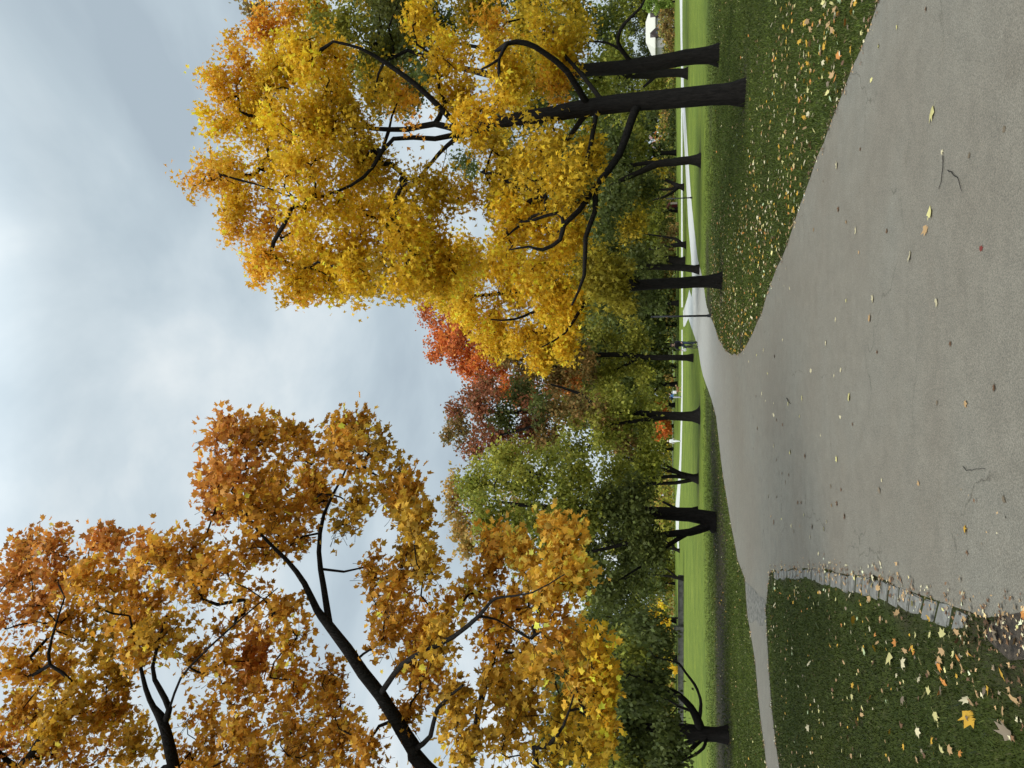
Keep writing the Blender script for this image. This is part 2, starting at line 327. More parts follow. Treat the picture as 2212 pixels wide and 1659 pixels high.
tag(np_mesh('ground', np.stack([P2[:, 0], P2[:, 1], np.zeros(len(P2))], 1), [quads], GROUND, attr={'soil': soil}), kind='structure')  # the soil attribute holds bare earth plus the shade painted under trees
# broken cobbled stretch where the narrow path leaves the wide one, and the bare earth in the near corner
GRAVEL = noise_mat('broken_gravel', (0.05, 0.045, 0.037), (0.19, 0.175, 0.145), 9.0, 0.9, 0.9, detail=3.0)
sheet('gravel', smooth_poly([G(*p) for p in [(1611, 1256), (1613, 1290), (1616, 1327), (1620, 1345), (1642, 1352), (1656, 1335), (1655, 1300), (1648, 1290), (1632, 1275)]], 0.15, 0.06), 0.013, GRAVEL)
SOIL = noise_mat('soil', (0.012, 0.009, 0.006), (0.075, 0.056, 0.038), 16.0, 0.95, 0.9)
sheet('soil', smooth_poly([G(*p) for p in [(2145, 1345), (2170, 1331), (2212, 1322), (2330, 1335), (2330, 1440), (2212, 1425), (2160, 1405), (2130, 1372)]], 0.06, 0.03), 0.014, SOIL)
ROADM = noise_mat('road_surface', (0.10, 0.10, 0.10), (0.15, 0.148, 0.14), 0.7, 0.8)
bm = bmesh.new(); vs = [bm.verts.new(p) for p in ((-260, 186, .01), (260, 186, .01), (260, 194, .01), (-260, 194, .01))]; bm.faces.new(vs)
tag(bm_obj('road', bm, ROADM), kind='structure')

# ------------------------------------------------------------------ leaves
LS5 = (np.array([(0, .34), (.19, .68), (-.19, .68), (.30, .44), (-.30, .44), (0, .03), (0, 1.05), (.42, .84), (-.42, .84), (.40, .20), (-.40, .20)]),
       np.array([(0, 2, 6, 1), (0, 1, 7, 3), (0, 3, 9, 5), (0, 5, 10, 4), (0, 4, 8, 2)]))
LS3 = (np.array([(0, .32), (.16, .52), (-.16, .52), (0, 0), (0, 1.0), (.46, .62), (-.46, .62)]), np.array([(0, 2, 4, 1), (0, 1, 5, 3), (0, 3, 6, 2)]))
LS1 = (np.array([(0, 0), (.36, .5), (0, 1.0), (-.36, .5)]), np.array([(0, 1, 2, 3)]))
def unit(v): return v / (np.linalg.norm(v, axis=-1, keepdims=True) + 1e-9)
def make_leaves(pos, size, col, shape, droop=0.5, flat=0.0, fold=0.22, bias=(0, 0, 0)):
    n = len(pos); T, Q = shape
    a = unit(rng.normal(size=(n, 3)) * np.array([1, 1, 1 - flat * 0.85]) + np.array([0, 0, -droop]) + np.array(bias))
    nn = rng.normal(size=(n, 3)); nn[:, 2] += 0.7 + flat * 6
    nn = unit(nn - (nn * a).sum(1, keepdims=True) * a); b = np.cross(a, nn)
    s = size[:, None, None]
    z = np.abs(T[:, 0]) * fold + (T[:, 1] ** 2) * -0.12
    V = pos[:, None, :] + s * (b[:, None, :] * T[None, :, 0:1] + a[:, None, :] * T[None, :, 1:2] + nn[:, None, :] * z[None, :, None])
    k = len(T); faces = (np.arange(n) * k)[:, None, None] + Q[None]
    return V.reshape(-1, 3), faces.reshape(-1, 4), np.repeat(col, k, 0)

def tube(pts, rad, sides, base_i, knobs=0.0, flare=None):
    pts = np.asarray(pts, float); rad = np.asarray(rad, float); n = len(pts)
    tg = np.gradient(pts, axis=0); tg = unit(tg)
    ref = np.array([0, 1.0, 0]) if abs(tg[0][1]) < 0.9 else np.array([1.0, 0, 0])
    u = np.zeros_like(pts); cur = ref
    for i in range(n):
        cur = cur - (cur @ tg[i]) * tg[i]; cur = cur / (np.linalg.norm(cur) + 1e-9); u[i] = cur
    v = np.cross(tg, u); ang = np.arange(sides) * 2 * math.pi / sides
    rr = np.repeat(rad[:, None], sides, 1)
    if knobs:
        ph = np.cumsum(rng.normal(0, .25, n)); ph2 = np.cumsum(rng.normal(0, .4, n))
        rr = rr * (1 + knobs * (np.sin(3 * ang[None, :] + ph[:, None]) * .6 + np.sin(5 * ang[None, :] + ph2[:, None]) * .5 + rng.normal(0, .25, (n, sides)) + np.interp(np.arange(n), np.arange(0, n + 3, 3), rng.normal(0, .7, len(np.arange(0, n + 3, 3))))[:, None]))
    if flare is not None: rr = rr * (1 + flare[:, None] * (.32 + .34 * np.cos(5 * ang[None, :] + 1) + .2 * np.cos(3 * ang[None, :] + 2)))
    V = pts[:, None, :] + rr[:, :, None] * (np.cos(ang)[None, :, None] * u[:, None, :] + np.sin(ang)[None, :, None] * v[:, None, :])
    i = np.arange(n - 1)[:, None]; j = np.arange(sides)[None, :]; jn = (j + 1) % sides
    q = np.stack([i * sides + j, i * sides + jn, (i + 1) * sides + jn, (i + 1) * sides + j], -1).reshape(-1, 4) + base_i
    return V.reshape(-1, 3), q
def resample(pts, rad, step):
    pts = np.asarray(pts, float); rad = np.asarray(rad, float)
    # Catmull-Rom through the surveyed points
    P = np.vstack([2 * pts[0] - pts[1], pts, 2 * pts[-1] - pts[-2]]); op, orr = [], []
    for i in range(1, len(P) - 2):
        d = np.linalg.norm(P[i + 1] - P[i]); k = max(2, int(d / step))
        for t in np.arange(k) / k:
            a = 2 * P[i]; b = P[i + 1] - P[i - 1]; c = 2 * P[i - 1] - 5 * P[i] + 4 * P[i + 1] - P[i + 2]; e = -P[i - 1] + 3 * P[i] - 3 * P[i + 1] + P[i + 2]
            op.append(0.5 * (a + b * t + c * t * t + e * t ** 3)); orr.append(rad[i - 1] * (1 - t) + rad[i] * t)
    op.append(pts[-1]); orr.append(rad[-1]); return np.array(op), np.array(orr)

PAL = {  # leaf colours (sRGB of the sunless leaf surface)
    'yellow': [(238, 190, 48), (246, 204, 62), (226, 172, 36), (216, 176, 48)],
    'gold': [(240, 192, 42), (248, 204, 54), (230, 178, 36), (218, 172, 38), (206, 158, 36)],
    'orangetip': [(232, 162, 50), (224, 144, 48), (240, 178, 56)],
    'olive': [(204, 172, 46), (180, 154, 44), (218, 178, 46), (164, 144, 42)],
    'amber': [(226, 162, 52), (214, 148, 48), (236, 178, 62), (196, 134, 46), (182, 126, 50)],
    'rust': [(208, 132, 66), (192, 114, 58), (220, 152, 70)],
    'brownorange': [(198, 138, 48), (214, 152, 50), (176, 120, 46), (226, 172, 60)],
    'goldleaf': [(240, 188, 72), (230, 174, 56), (246, 202, 92), (214, 160, 54)],
    'oliveorange': [(204, 162, 54), (184, 148, 50), (220, 172, 56), (166, 136, 48)],
    'green': [(134, 136, 52), (148, 148, 56), (114, 120, 46), (160, 154, 62)],
    'darkgreen': [(82, 90, 44), (70, 80, 38), (98, 104, 48), (86, 92, 50)],
    'ltgreen': [(166, 162, 68), (178, 168, 70), (148, 150, 60)],
    'olivegreen': [(136, 132, 50), (122, 124, 48), (150, 140, 50)],
    'maroon': [(158, 94, 66), (138, 82, 58), (172, 104, 72), (116, 88, 54)],
    'red': [(206, 108, 54), (188, 92, 50), (214, 122, 58), (176, 104, 54)],
    'redorange': [(222, 122, 56), (228, 140, 62), (208, 106, 54)],
    'bronze': [(138, 112, 62), (154, 116, 66), (120, 108, 58)],
    'tan': [(200, 156, 82), (188, 142, 76), (178, 150, 82), (158, 142, 68)],
    'lime': [(160, 178, 84), (142, 164, 72)],
}
PAL = {k: np.array([lin(*c) for c in v]) for k, v in PAL.items()}

def build_tree(name, label, cat, base, limbs, blobs, group=None, shape=LS1, leaf=0.14, cover=2.4, mult=2.4, clump_s=0.28, per_clump=60, droop=0.5, rtip=0.006, bark=None, flatten=0.75, sides=7, step=0.45, wander=0.12, hang=0.0, blend=0.25, spray=3.0, bias=(0, 0, 0), fold=0.3, vary=.17, twiglets=0):
    """limbs: [(points, radii)] surveyed trunk and limbs, first is the trunk; blobs: [(centre, (rx,ry,rz), palette)]"""
    base = np.asarray(base, float); root = tag(empty(name, base), label, cat, group)
    bark = bark or BARK
    pos = np.zeros((60000, 3)); par = np.full(60000, -1); rex = np.zeros(60000); cnt = np.zeros(60000); nn = 0
    chains = []
    for li, (pts, rad) in enumerate(limbs):
        p, r = resample(pts, rad, step)
        if li == 0 and len(p) > 3:
            p[1:] += np.cumsum(rng.normal(0, 0.012, (len(p) - 1, 3)), 0) * np.array([1, 1, 0])
        ids = np.arange(nn, nn + len(p)); pos[ids] = p; rex[ids] = r; par[ids[1:]] = ids[:-1]
        if li and nn: par[ids[0]] = int(np.argmin(np.linalg.norm(pos[:nn] - p[0], axis=1)))
        chains.append((list(ids), True)); nn += len(p)
    cl, cc = [], []
    for (c, r, pal) in blobs:
        c = np.asarray(c, float); r = np.asarray(r, float)
        area = math.pi * r[0] * r[2]; nleaf = area * cover * mult / (0.42 * leaf * leaf); k = max(2, int(round(nleaf / per_clump)))
        d = unit(rng.normal(size=(k, 3))) * (rng.random((k, 1)) ** 0.42)
        cl.append(c + d * r); cc += [pal] * k
    cl = np.concatenate(cl); cdir = rng.normal(size=cl.shape) * .3; order = np.argsort(np.min(np.linalg.norm(cl[:, None, :] - pos[None, :nn:3], axis=2), axis=1))
    for ci in order:
        c = cl[ci]; dv = c - pos[:nn]; dist = np.linalg.norm(dv, axis=1)
        cost = dist * (1 + 0.25 * (dv[:, 2] < -0.2)) + 0.5 * (rex[:nn] == 0) * 0
        lo = pos[:nn, 2] < base[2] + 1.6
        cost = cost + lo * 50
        j = int(np.argmin(cost)); d = dist[j]; cdir[ci] += dv[j] / (d + 1e-6)
        if d < 0.15: cnt[j] += 1; continue
        k = max(2, min(14, int(d / step)))
        t = (np.arange(1, k + 1) / k)[:, None]; p0 = pos[j]
        sag = np.array([0, 0, 1.0]) * d * rng.uniform(0.02, 0.16) * (1 if c[2] > p0[2] else 0.6)
        mid = rng.normal(0, 0.07 * d, 3)
        p = p0 + (c - p0) * t + 4 * t * (1 - t) * (sag + mid)
        if k > 2: p[:-1] += rng.normal(0, wander * min(0.5, d / k), (k - 1, 3))
        ids = np.arange(nn, nn + k); pos[ids] = p; par[ids[0]] = j; par[ids[1:]] = ids[:-1]; chains.append(([j] + list(ids), False)); cnt[ids[-1]] += 1; nn += k
    for i in range(nn - 1, -1, -1):
        if par[i] >= 0 and par[i] < i: cnt[par[i]] += cnt[i]
    rad = np.where(rex[:nn] > 0, rex[:nn], rtip * np.maximum(cnt[:nn], 1) ** 0.48)
    TV, TQ, LV, LQ, off, loff = [], [], [], [], 0, 0
    for ids, ex in chains:
        r = rad[ids].copy()
        if not ex: r[0] = min(r[1] * 1.15, rad[ids[0]]); r[-1] *= 0.6
        sd = sides + 3 if ex and r[0] > 0.12 else (sides if r[0] > 0.03 else 4)
        fl = None
        if ids[0] == 0:                                   # root flare
            fl = np.exp(-np.clip(pos[ids, 2] - base[2], 0, None) / 0.26); sd = 18
        v, q = tube(pos[ids], r, sd, off, .055 if ex and r[0] > .06 else 0, fl); TV.append(v); TQ.append(q); off += len(v)
    # leaves: sprays around every twig end
    ncl = len(cl); m = np.maximum(3, rng.poisson(per_clump * rng.gamma(1.6, 1 / 1.6, ncl))); rep = np.repeat(np.arange(ncl), m); n = len(rep)
    axis = np.array([limbs[0][0][-1][0], limbs[0][0][-1][1], 0]); outw = cl - axis; outw[:, 2] = 0
    sd = unit(unit(cdir) + .7 * unit(outw) + rng.normal(size=cl.shape) * .45 + np.array([0, 0, .1]))
    t = rng.beta(1.3, 1.3, n) * 1.5 - .65; lat = clump_s * .62 * np.clip(1.05 - .55 * t, .3, 1.4)
    off3 = sd[rep] * (t * clump_s * spray)[:, None] * .62 + rng.normal(size=(n, 3)) * lat[:, None] * np.array([1, 1, flatten])
    for q in range(len(cl) * twiglets):
        c0 = cl[q // twiglets]; d0 = unit(sd[q // twiglets] + rng.normal(0, .55, 3)); ln = clump_s * spray * rng.uniform(.5, .85); s0 = rng.uniform(-.85, -.5)
        pp = c0 + d0 * (np.linspace(s0, s0 + 1, 4)[:, None] * ln) + np.cumsum(rng.normal(0, .012, (4, 3)), 0)
        v, qd = tube(pp, np.array([1, .8, .6, .35]) * rtip * 1.1, 4, off); TV.append(v); TQ.append(qd); off += len(v)
    np_mesh('trunk', np.concatenate(TV), [np.concatenate(TQ)], bark, root, base, smooth=True)
    if hang: off3[:, 2] -= np.abs(rng.normal(size=n)) * hang
    P = cl[rep] + off3
    size = leaf * rng.uniform(0.65, 1.25, n)
    colr = np.zeros((n, 3)); names = np.array(cc)[rep]
    br = rng.lognormal(0, 0.13, ncl)[rep] * rng.lognormal(0, vary, n)
    for k in set(cc):
        w = names == k; colr[w] = PAL[k][rng.integers(0, len(PAL[k]), w.sum())]
    colr = colr * (1 - blend) + colr.mean(0) * blend
    colr = np.clip(colr * br[:, None], 0.004, 0.85)
    V, Q, C = make_leaves(P, size, colr, shape, droop, fold=fold, bias=bias)
    np_mesh('crown', V, [Q], LEAF, root, base, col=C)
    return root

def limb_px(base_wy, pts, k=1.0):
    """pts: (X, Y, diameter in photo px, depth offset)"""
    P = [W(p[0], p[1], base_wy + (p[3] if len(p) > 3 else 0)) for p in pts]
    Rr = [max(0.006, p[2] * 0.5 * pxs(p[0], p[1], base_wy) * k) for p in pts]
    return (np.array(P), np.array(Rr))
def trunk_px(pts, wy, k=1.0):
    P, Rr = limb_px(wy, pts, k); P[0][2] = -0.06; return (P, Rr)
def blobs_px(wy, lst, pal, spread=1.5, depth=1.5, k=1.0):
    out = []
    for b in lst:
        X, Y, r = b[:3]; pl = b[3] if len(b) > 3 and b[3] else pal
        dy = b[4] if len(b) > 4 else rng.uniform(-spread, spread)
        w = wy + dy; rr = r * pxs(X, Y, w) * k; c0 = W(X, Y, w)
        if r < 16: out.append((c0, (rr, rr * depth, rr), pl)); continue
        out.append((c0, (rr * .74, rr * .74 * depth, rr * .66), pl))
        for q in range(4):
            o_ = unit(rng.normal(size=3)); f_ = rng.uniform(.30, .5)
            out.append((c0 + o_ * np.array([1, depth * .8, 1]) * rr * rng.uniform(.6, .92), (rr * f_ * 1.15, rr * f_ * 1.2, rr * f_ * .8), pl))
    return out
def gy_of(X, Y): return float(G(X, Y)[1])

# --- golden maple, front right
wy = gy_of(1609, 197)
limbs = [trunk_px([(1609, 197, 43), (1500, 208, 40), (1426, 217, 38), (1340, 226, 37), (1262, 235, 33), (1150, 253, 30), (1076, 262, 26), (997, 285, 24)], wy),
  limb_px(wy, [(1000, 284, 15), (950, 232, 12, -.5), (898, 183, 11, -1), (830, 134, 9, -1.4), (776, 104, 6, -1.8), (720, 90, 5, -2)]),
  limb_px(wy, [(1000, 285, 16), (940, 268, 14, .4), (878, 280, 12, .8), (805, 278, 10, 1.1), (756, 273, 8, 1.3), (660, 300, 5, 1.5), (560, 260, 3, 1.5)]),
  limb_px(wy, [(1000, 286, 14), (940, 300, 11, -.5), (850, 300, 9, -1), (806, 360, 8, -1.6), (760, 400, 6, -2), (660, 430, 4, -2), (560, 400, 3, -1.6)]),
  limb_px(wy, [(1000, 287, 12), (950, 330, 9, .9), (900, 390, 7, 1.5), (820, 470, 5, 2), (740, 540, 3, 2.2)]),
  limb_px(wy, [(1385, 222, 22), (1371, 240, 18, -.2), (1337, 335, 15, -.8), (1299, 387, 13, -1.2), (1285, 406, 12, -1.4), (1250, 456, 11, -1.8), (1218, 486, 10, -2), (1210, 518, 8, -2), (1172, 540, 7, -2.1), (1143, 533, 5, -2.2), (1100, 540, 3, -2.2)]),
  limb_px(wy, [(1218, 486, 8, -2), (1205, 460, 7, -2), (1151, 476, 6, -2.1), (1120, 480, 3, -2.2)]),
  limb_px(wy, [(1285, 406, 12, -1.4), (1285, 458, 10, -1.5), (1265, 513, 9, -1.7), (1262, 595, 7, -1.9), (1235, 660, 4, -2)]),
  limb_px(wy, [(1275, 225, 17), (1262, 215, 15, -.3), (1225, 154, 13, -1), (1175, 114, 11, -1.5), (1138, 94, 11, -1.8), (1096, 94, 9, -2), (1078, 128, 6, -2.2), (1040, 150, 4, -2.2)]),
  limb_px(wy, [(1310, 222, 14), (1294, 210, 12, .4), (1262, 168, 10, 1), (1200, 100, 7, 1.6), (1130, 40, 4, 2)]),
  limb_px(wy, [(1270, 245, 15), (1258, 256, 13, .3), (1225, 305, 11, 1), (1200, 350, 6, 1.5)]),
  limb_px(wy, [(1295, 240, 13), (1287, 252, 11, -.3), (1275, 317, 9, -.8), (1260, 357, 7, -1), (1225, 389, 5, -1.2), (1180, 420, 3, -1.4)])]
b1 = blobs_px(wy, [(462, 185, 34, 'orangetip'), (520, 250, 62), (452, 385, 40, 'orangetip'), (520, 400, 70), (600, 180, 70), (600, 320, 90), (520, 140, 36, 'orangetip'), (600, 500, 62, 'orangetip'), (690, 420, 100), (680, 570, 62, 'gold'), (760, 540, 76), (760, 340, 90, 'olive'),
     (700, 130, 80), (820, 470, 84, 'yellow'), (845, 580, 48, 'olive'), (900, 420, 74, 'olive'), (930, 540, 66), (500, 470, 36, 'orangetip'), (575, 565, 34, 'orangetip'), (650, 250, 80), (720, 230, 60, 'olive'), (810, 380, 50, 'olive'), (800, 190, 40, 'olive'), (660, 620, 22, 'orangetip'), (720, 615, 30), (800, 610, 30, 'olive'), (640, 590, 34),
     (880, 520, 56), (905, 585, 44), (870, 605, 30), (860, 500, 60), (760, 600, 40), (990, 560, 60, 'yellow'), (950, 600, 46, 'yellow'), (1000, 420, 40, 'yellow'), (1100, 420, 66, 'olive'), (1180, 400, 66, 'olive'), (1230, 400, 44, 'olive'), (1130, 470, 50), (1200, 480, 50), (1100, 520, 50), (1180, 560, 46), (1230, 520, 34), (860, 200, 40, 'orangetip'), (890, 265, 12, 'redorange'),
     (920, 30, 40), (935, 90, 42), (955, 150, 44), (985, 210, 40, 'yellow'), (1020, 255, 34, 'yellow'), (1040, 300, 30, 'yellow'), (1000, 140, 30), (1060, 60, 26, 'orangetip'), (1070, 130, 26), (1080, 220, 22, 'yellow'), (1100, 190, 22, 'yellow'), (1180, 60, 34, 'olive'), (1205, 120, 30), (1190, 185, 26, 'orangetip'), (1235, 80, 30, 'olive'), (1100, 150, 20), (1140, 320, 44, 'olive'), (1190, 300, 40, 'olive'), (1100, 330, 30, 'olive'), (1060, 390, 34, 'yellow'), (1270, 340, 22, 'olive')], 'gold', 2.6, 1.7)
build_tree('maple_tree', 'large golden yellow maple with black trunk nearest the right edge of the path', 'tree', limbs[0][0][0] * [1, 1, 0], limbs, b1, shape=LS3, leaf=0.172, cover=2.1, clump_s=0.36, per_clump=58, sides=8, blend=0.4, rtip=0.011)

# --- second maple behind it
wy = gy_of(1553, 116)
limbs = [trunk_px([(1553, 116, 34), (1480, 124, 33), (1426, 136, 32), (1340, 148, 30), (1255, 156, 27), (1175, 171, 22), (1116, 176, 17), (1000, 150, 12), (880, 110, 7)], wy),
  limb_px(wy, [(1265, 155, 16), (1240, 135, 14, .5), (1210, 88, 10, 1), (1160, 40, 7, 1.6)]),
  limb_px(wy, [(1180, 172, 14), (1130, 200, 12, -.6), (1070, 240, 9, -1.2), (1000, 260, 5, -1.6)]),
  limb_px(wy, [(1370, 143, 10), (1340, 105, 9, -.6), (1335, 80, 8, -1), (1350, 50, 7, -1.4), (1385, 15, 5, -1.8), (1400, -20, 3, -2)]),
  limb_px(wy, [(1340, 108, 6, -.6), (1310, 92, 5, -.8), (1270, 90, 3, -1)])]
b = blobs_px(wy, [(600, 60, 50, 'orangetip'), (680, 40, 60, 'gold'), (760, 80, 70, 'olivegreen'), (850, 60, 70, 'darkgreen'), (640, 120, 60, 'gold'), (810, 150, 70, 'darkgreen'), (720, 190, 60), (870, 190, 44, 'darkgreen'), (850, -40, 80, 'darkgreen'), (740, -60, 80), (920, -60, 70), (1050, 30, 40), (1130, 60, 46), (1180, 110, 46), (1240, 60, 40), (1230, 10, 40), (1150, 150, 40), (1100, 240, 40), (1010, 40, 26), (530, 6, 14, 'bronze'), (560, 22, 20, 'bronze'), (1060, -60, 80), (1160, -80, 80)], 'olive', 2.5, 1.6)
build_tree('maple_tree', 'olive yellow maple standing just behind the large golden one at the right edge', 'tree', limbs[0][0][0] * [1, 1, 0], limbs, b, shape=LS1, leaf=0.19, cover=1.9, clump_s=0.42, per_clump=60, blend=0.08)

# --- yellow maple with leaning trunk by the junction (its low boughs hang over the lawn)
wy = gy_of(1560, 606)
limbs = [trunk_px([(1560, 606, 26), (1500, 609, 25), (1440, 612, 23), (1370, 617, 23), (1300, 612, 19), (1200, 615, 14), (1100, 630, 9), (1000, 640, 5)], wy),
  limb_px(wy, [(1380, 615, 14), (1362, 603, 12, -.4), (1345, 590, 9, -.8), (1300, 560, 6, -1.2), (1240, 540, 4, -1.5)]),
  limb_px(wy, [(1300, 612, 10), (1260, 660, 8, -1.5), (1220, 720, 5, -2.2), (1170, 750, 3, -2.6)]),
  limb_px(wy, [(1240, 614, 9), (1180, 660, 7, -.6), (1110, 690, 5, -1.2), (1060, 690, 3, -1.5)])]
b = blobs_px(wy, [(945, 640, 38, 'gold'), (985, 610, 50), (1010, 560, 50, 'gold'), (1040, 690, 44), (1090, 640, 62), (1120, 720, 44), (1180, 720, 44), (1216, 745, 26), (1170, 640, 60), (1080, 570, 50, 'gold'), (1190, 570, 50, 'gold'), (1235, 650, 30, 'gold'), (1140, 600, 50), (1070, 740, 20), (1160, 770, 20), (1000, 660, 40), (1220, 700, 30), (930, 600, 40, 'gold'), (1322, 596, 28, 'green', -2.2), (1300, 625, 34, 'green', -2.2), (1335, 640, 24, 'green', -1.8), (1265, 590, 34, 'olivegreen', -2), (1290, 560, 30, 'olivegreen', -2)], 'yellow', 2.0, 1.6)
build_tree('maple_tree', 'bright yellow maple with low hanging boughs and upright trunk by the path junction', 'tree', limbs[0][0][0] * [1, 1, 0], limbs, b, shape=LS3, leaf=0.21, cover=2.5, clump_s=0.4, per_clump=60)

# --- slim trunk beside it
wy = gy_of(1511, 578)
limbs = [trunk_px([(1511, 582, 15), (1480, 579, 14), (1420, 576, 13), (1370, 576, 12), (1300, 570, 9), (1220, 560, 6)], wy), limb_px(wy, [(1370, 576, 8), (1340, 590, 6, .5), (1290, 600, 4, 1)])]
b = blobs_px(wy, [(1290, 560, 50), (1330, 540, 44), (1340, 610, 44), (1250, 590, 60), (1360, 500, 36, 'olive'), (1380, 560, 24), (1300, 660, 50), (1370, 640, 30, 'darkgreen')], 'darkgreen', 2.5, 1.6)
build_tree('park_tree', 'slim dark trunked green tree close beside the bright yellow maple at the junction', 'tree', limbs[0][0][0] * [1, 1, 0], limbs, b, leaf=0.26, cover=2.1, clump_s=0.55, per_clump=45)

# --- forked tree on the right lawn
wy = gy_of(1514, 345)
limbs = [trunk_px([(1514, 345, 24), (1490, 347, 18), (1450, 353, 17), (1420, 357, 16), (1380, 376, 12), (1345, 392, 10), (1290, 420, 7), (1220, 440, 4)], wy),
  limb_px(wy, [(1440, 354, 11), (1400, 352, 9, .4), (1350, 357, 8, .8), (1280, 340, 6, 1.2), (1200, 330, 3, 1.5)])]
b = blobs_px(wy, [(1290, 360, 60), (1330, 430, 44), (1250, 430, 60), (1380, 440, 34, 'olivegreen'), (1230, 330, 60, 'darkgreen'), (1180, 400, 60, 'darkgreen'), (1330, 320, 36), (1390, 400, 24), (1380, 310, 26, 'olivegreen'), (1300, 480, 40), (1130, 350, 50, 'darkgreen')], 'darkgreen', 3, 1.6)
build_tree('park_tree', 'green tree with forked trunk in the middle of the right lawn', 'tree', limbs[0][0][0] * [1, 1, 0], limbs, b, leaf=0.25, cover=2.0, clump_s=0.55, per_clump=45)

# --- tall dark green tree at right behind the maples
wy = gy_of(1486, 157)
limbs = [trunk_px([(1486, 157, 18), (1440, 158, 17), (1380, 163, 15), (1300, 160, 13), (1150, 130, 10), (950, 90, 6)], wy), limb_px(wy, [(1420, 160, 8), (1405, 175, 7, 1), (1390, 188, 5, 2)]), limb_px(wy, [(1310, 160, 9), (1200, 220, 7, 2), (1050, 260, 4, 3)])]
b = blobs_px(wy, [(840, 60, 60), (900, 120, 60), (820, -30, 70), (950, 40, 60), (900, 190, 40), (1040, -10, 60), (1130, 20, 60), (1130, 130, 60), (1220, 60, 60), (1220, 190, 50), (1300, 60, 50), (1300, 180, 50, 'green'), (1335, 120, 34, 'green'), (1330, 20, 36, 'green'), (1060, 280, 46), (1150, 250, 50), (1260, 280, 40, 'green'), (1010, 350, 30), (1360, 230, 26, 'green')], 'darkgreen', 4, 1.5)
build_tree('park_tree', 'tall dark green tree seen between the two right hand maple trunks', 'tree', limbs[0][0][0] * [1, 1, 0], limbs, b, leaf=0.36, cover=1.9, clump_s=0.8, per_clump=45)

# --- red topped tree
wy = gy_of(1498, 773)
limbs = [trunk_px([(1498, 773, 14), (1450, 772, 13), (1400, 772, 12), (1330, 765, 11), (1200, 770, 9), (1080, 770, 6), (980, 730, 3)], wy), limb_px(wy, [(1250, 768, 8), (1180, 800, 6, 1), (1100, 820, 4, 1.5)]), limb_px(wy, [(1380, 772, 7), (1330, 800, 6, .8), (1270, 820, 4, 1.2)])]
b = blobs_px(wy, [(928, 690, 30, 'red'), (985, 690, 38, 'red'), (965, 720, 34, 'redorange'), (1020, 780, 36, 'redorange'), (1000, 660, 30, 'red'), (960, 750, 34, 'red'), (1040, 830, 26, 'red'), (1120, 830, 34, 'redorange'), (990, 745, 40, 'red'), (1040, 760, 40, 'redorange'), (1050, 710, 40, 'red'), (1075, 800, 34, 'redorange'), (1100, 835, 22, 'redorange'), (1015, 800, 26, 'red'), (1100, 770, 44, 'bronze'), (1150, 800, 44, 'bronze'), (1130, 860, 26, 'redorange'), (1185, 850, 24, 'rust'), (1140, 840, 22, 'redorange'), (1180, 760, 50, 'bronze'), (1200, 820, 36, 'bronze'), (1250, 780, 44, 'bronze'), (1230, 830, 26, 'rust'), (1300, 720, 40), (1330, 790, 40), (1310, 840, 40), (1370, 740, 34), (1385, 810, 28), (1290, 680, 40), (1360, 690, 30, 'ltgreen'), (1300, 870, 30)], 'green', 2.5, 1.5)
build_tree('maple_tree', 'maple with scarlet top above bronze and green boughs, behind the cyclist', 'tree', limbs[0][0][0] * [1, 1, 0], limbs, b, leaf=0.26, cover=2.1, clump_s=0.5, per_clump=45, blend=0.08)

# --- maroon tree
wy = gy_of(1512, 898)
limbs = [trunk_px([(1512, 899, 26), (1495, 900, 20), (1450, 898, 18), (1390, 893, 13), (1330, 885, 12), (1290, 880, 14), (1200, 880, 11), (1100, 890, 8), (1010, 890, 4)], wy), limb_px(wy, [(1450, 900, 12), (1410, 905, 10, -.4), (1370, 910, 8, -.8), (1300, 920, 5, -1)]), limb_px(wy, [(1290, 880, 9), (1250, 850, 7, .8), (1190, 830, 4, 1.2)]), limb_px(wy, [(1220, 880, 8), (1150, 920, 6, -.8), (1080, 940, 4, -1)])]
b = blobs_px(wy, [(985, 890, 20), (990, 930, 24, 'bronze'), (1010, 860, 22), (1040, 900, 36), (1050, 850, 34), (1060, 950, 36), (1090, 900, 30, 'darkgreen'), (1110, 860, 30, 'darkgreen'), (1120, 940, 40), (1150, 890, 30), (1090, 975, 24), (1170, 870, 30, 'darkgreen'), (1180, 930, 40, 'bronze'), (1230, 920, 36, 'ltgreen'), (1240, 870, 26, 'bronze'), (1300, 940, 36, 'green'), (1350, 880, 30, 'green'), (1350, 940, 30, 'bronze'), (1390, 870, 20, 'green'), (1290, 890, 26, 'bronze'), (1020, 970, 18), (1400, 930, 20, 'green'), (1345, 886, 24, 'green', -1.6), (1300, 898, 28, 'ltgreen', -1.6), (1255, 880, 26, 'bronze', -1.6), (1210, 885, 26, 'bronze', -1.4)], 'maroon', 2, 1.4)
build_tree('maple_tree', 'maple with dark maroon top and thick forked trunk beside the far lawn', 'tree', limbs[0][0][0] * [1, 1, 0], limbs, b, leaf=0.23, cover=1.9, clump_s=0.46, per_clump=45, blend=0.08)

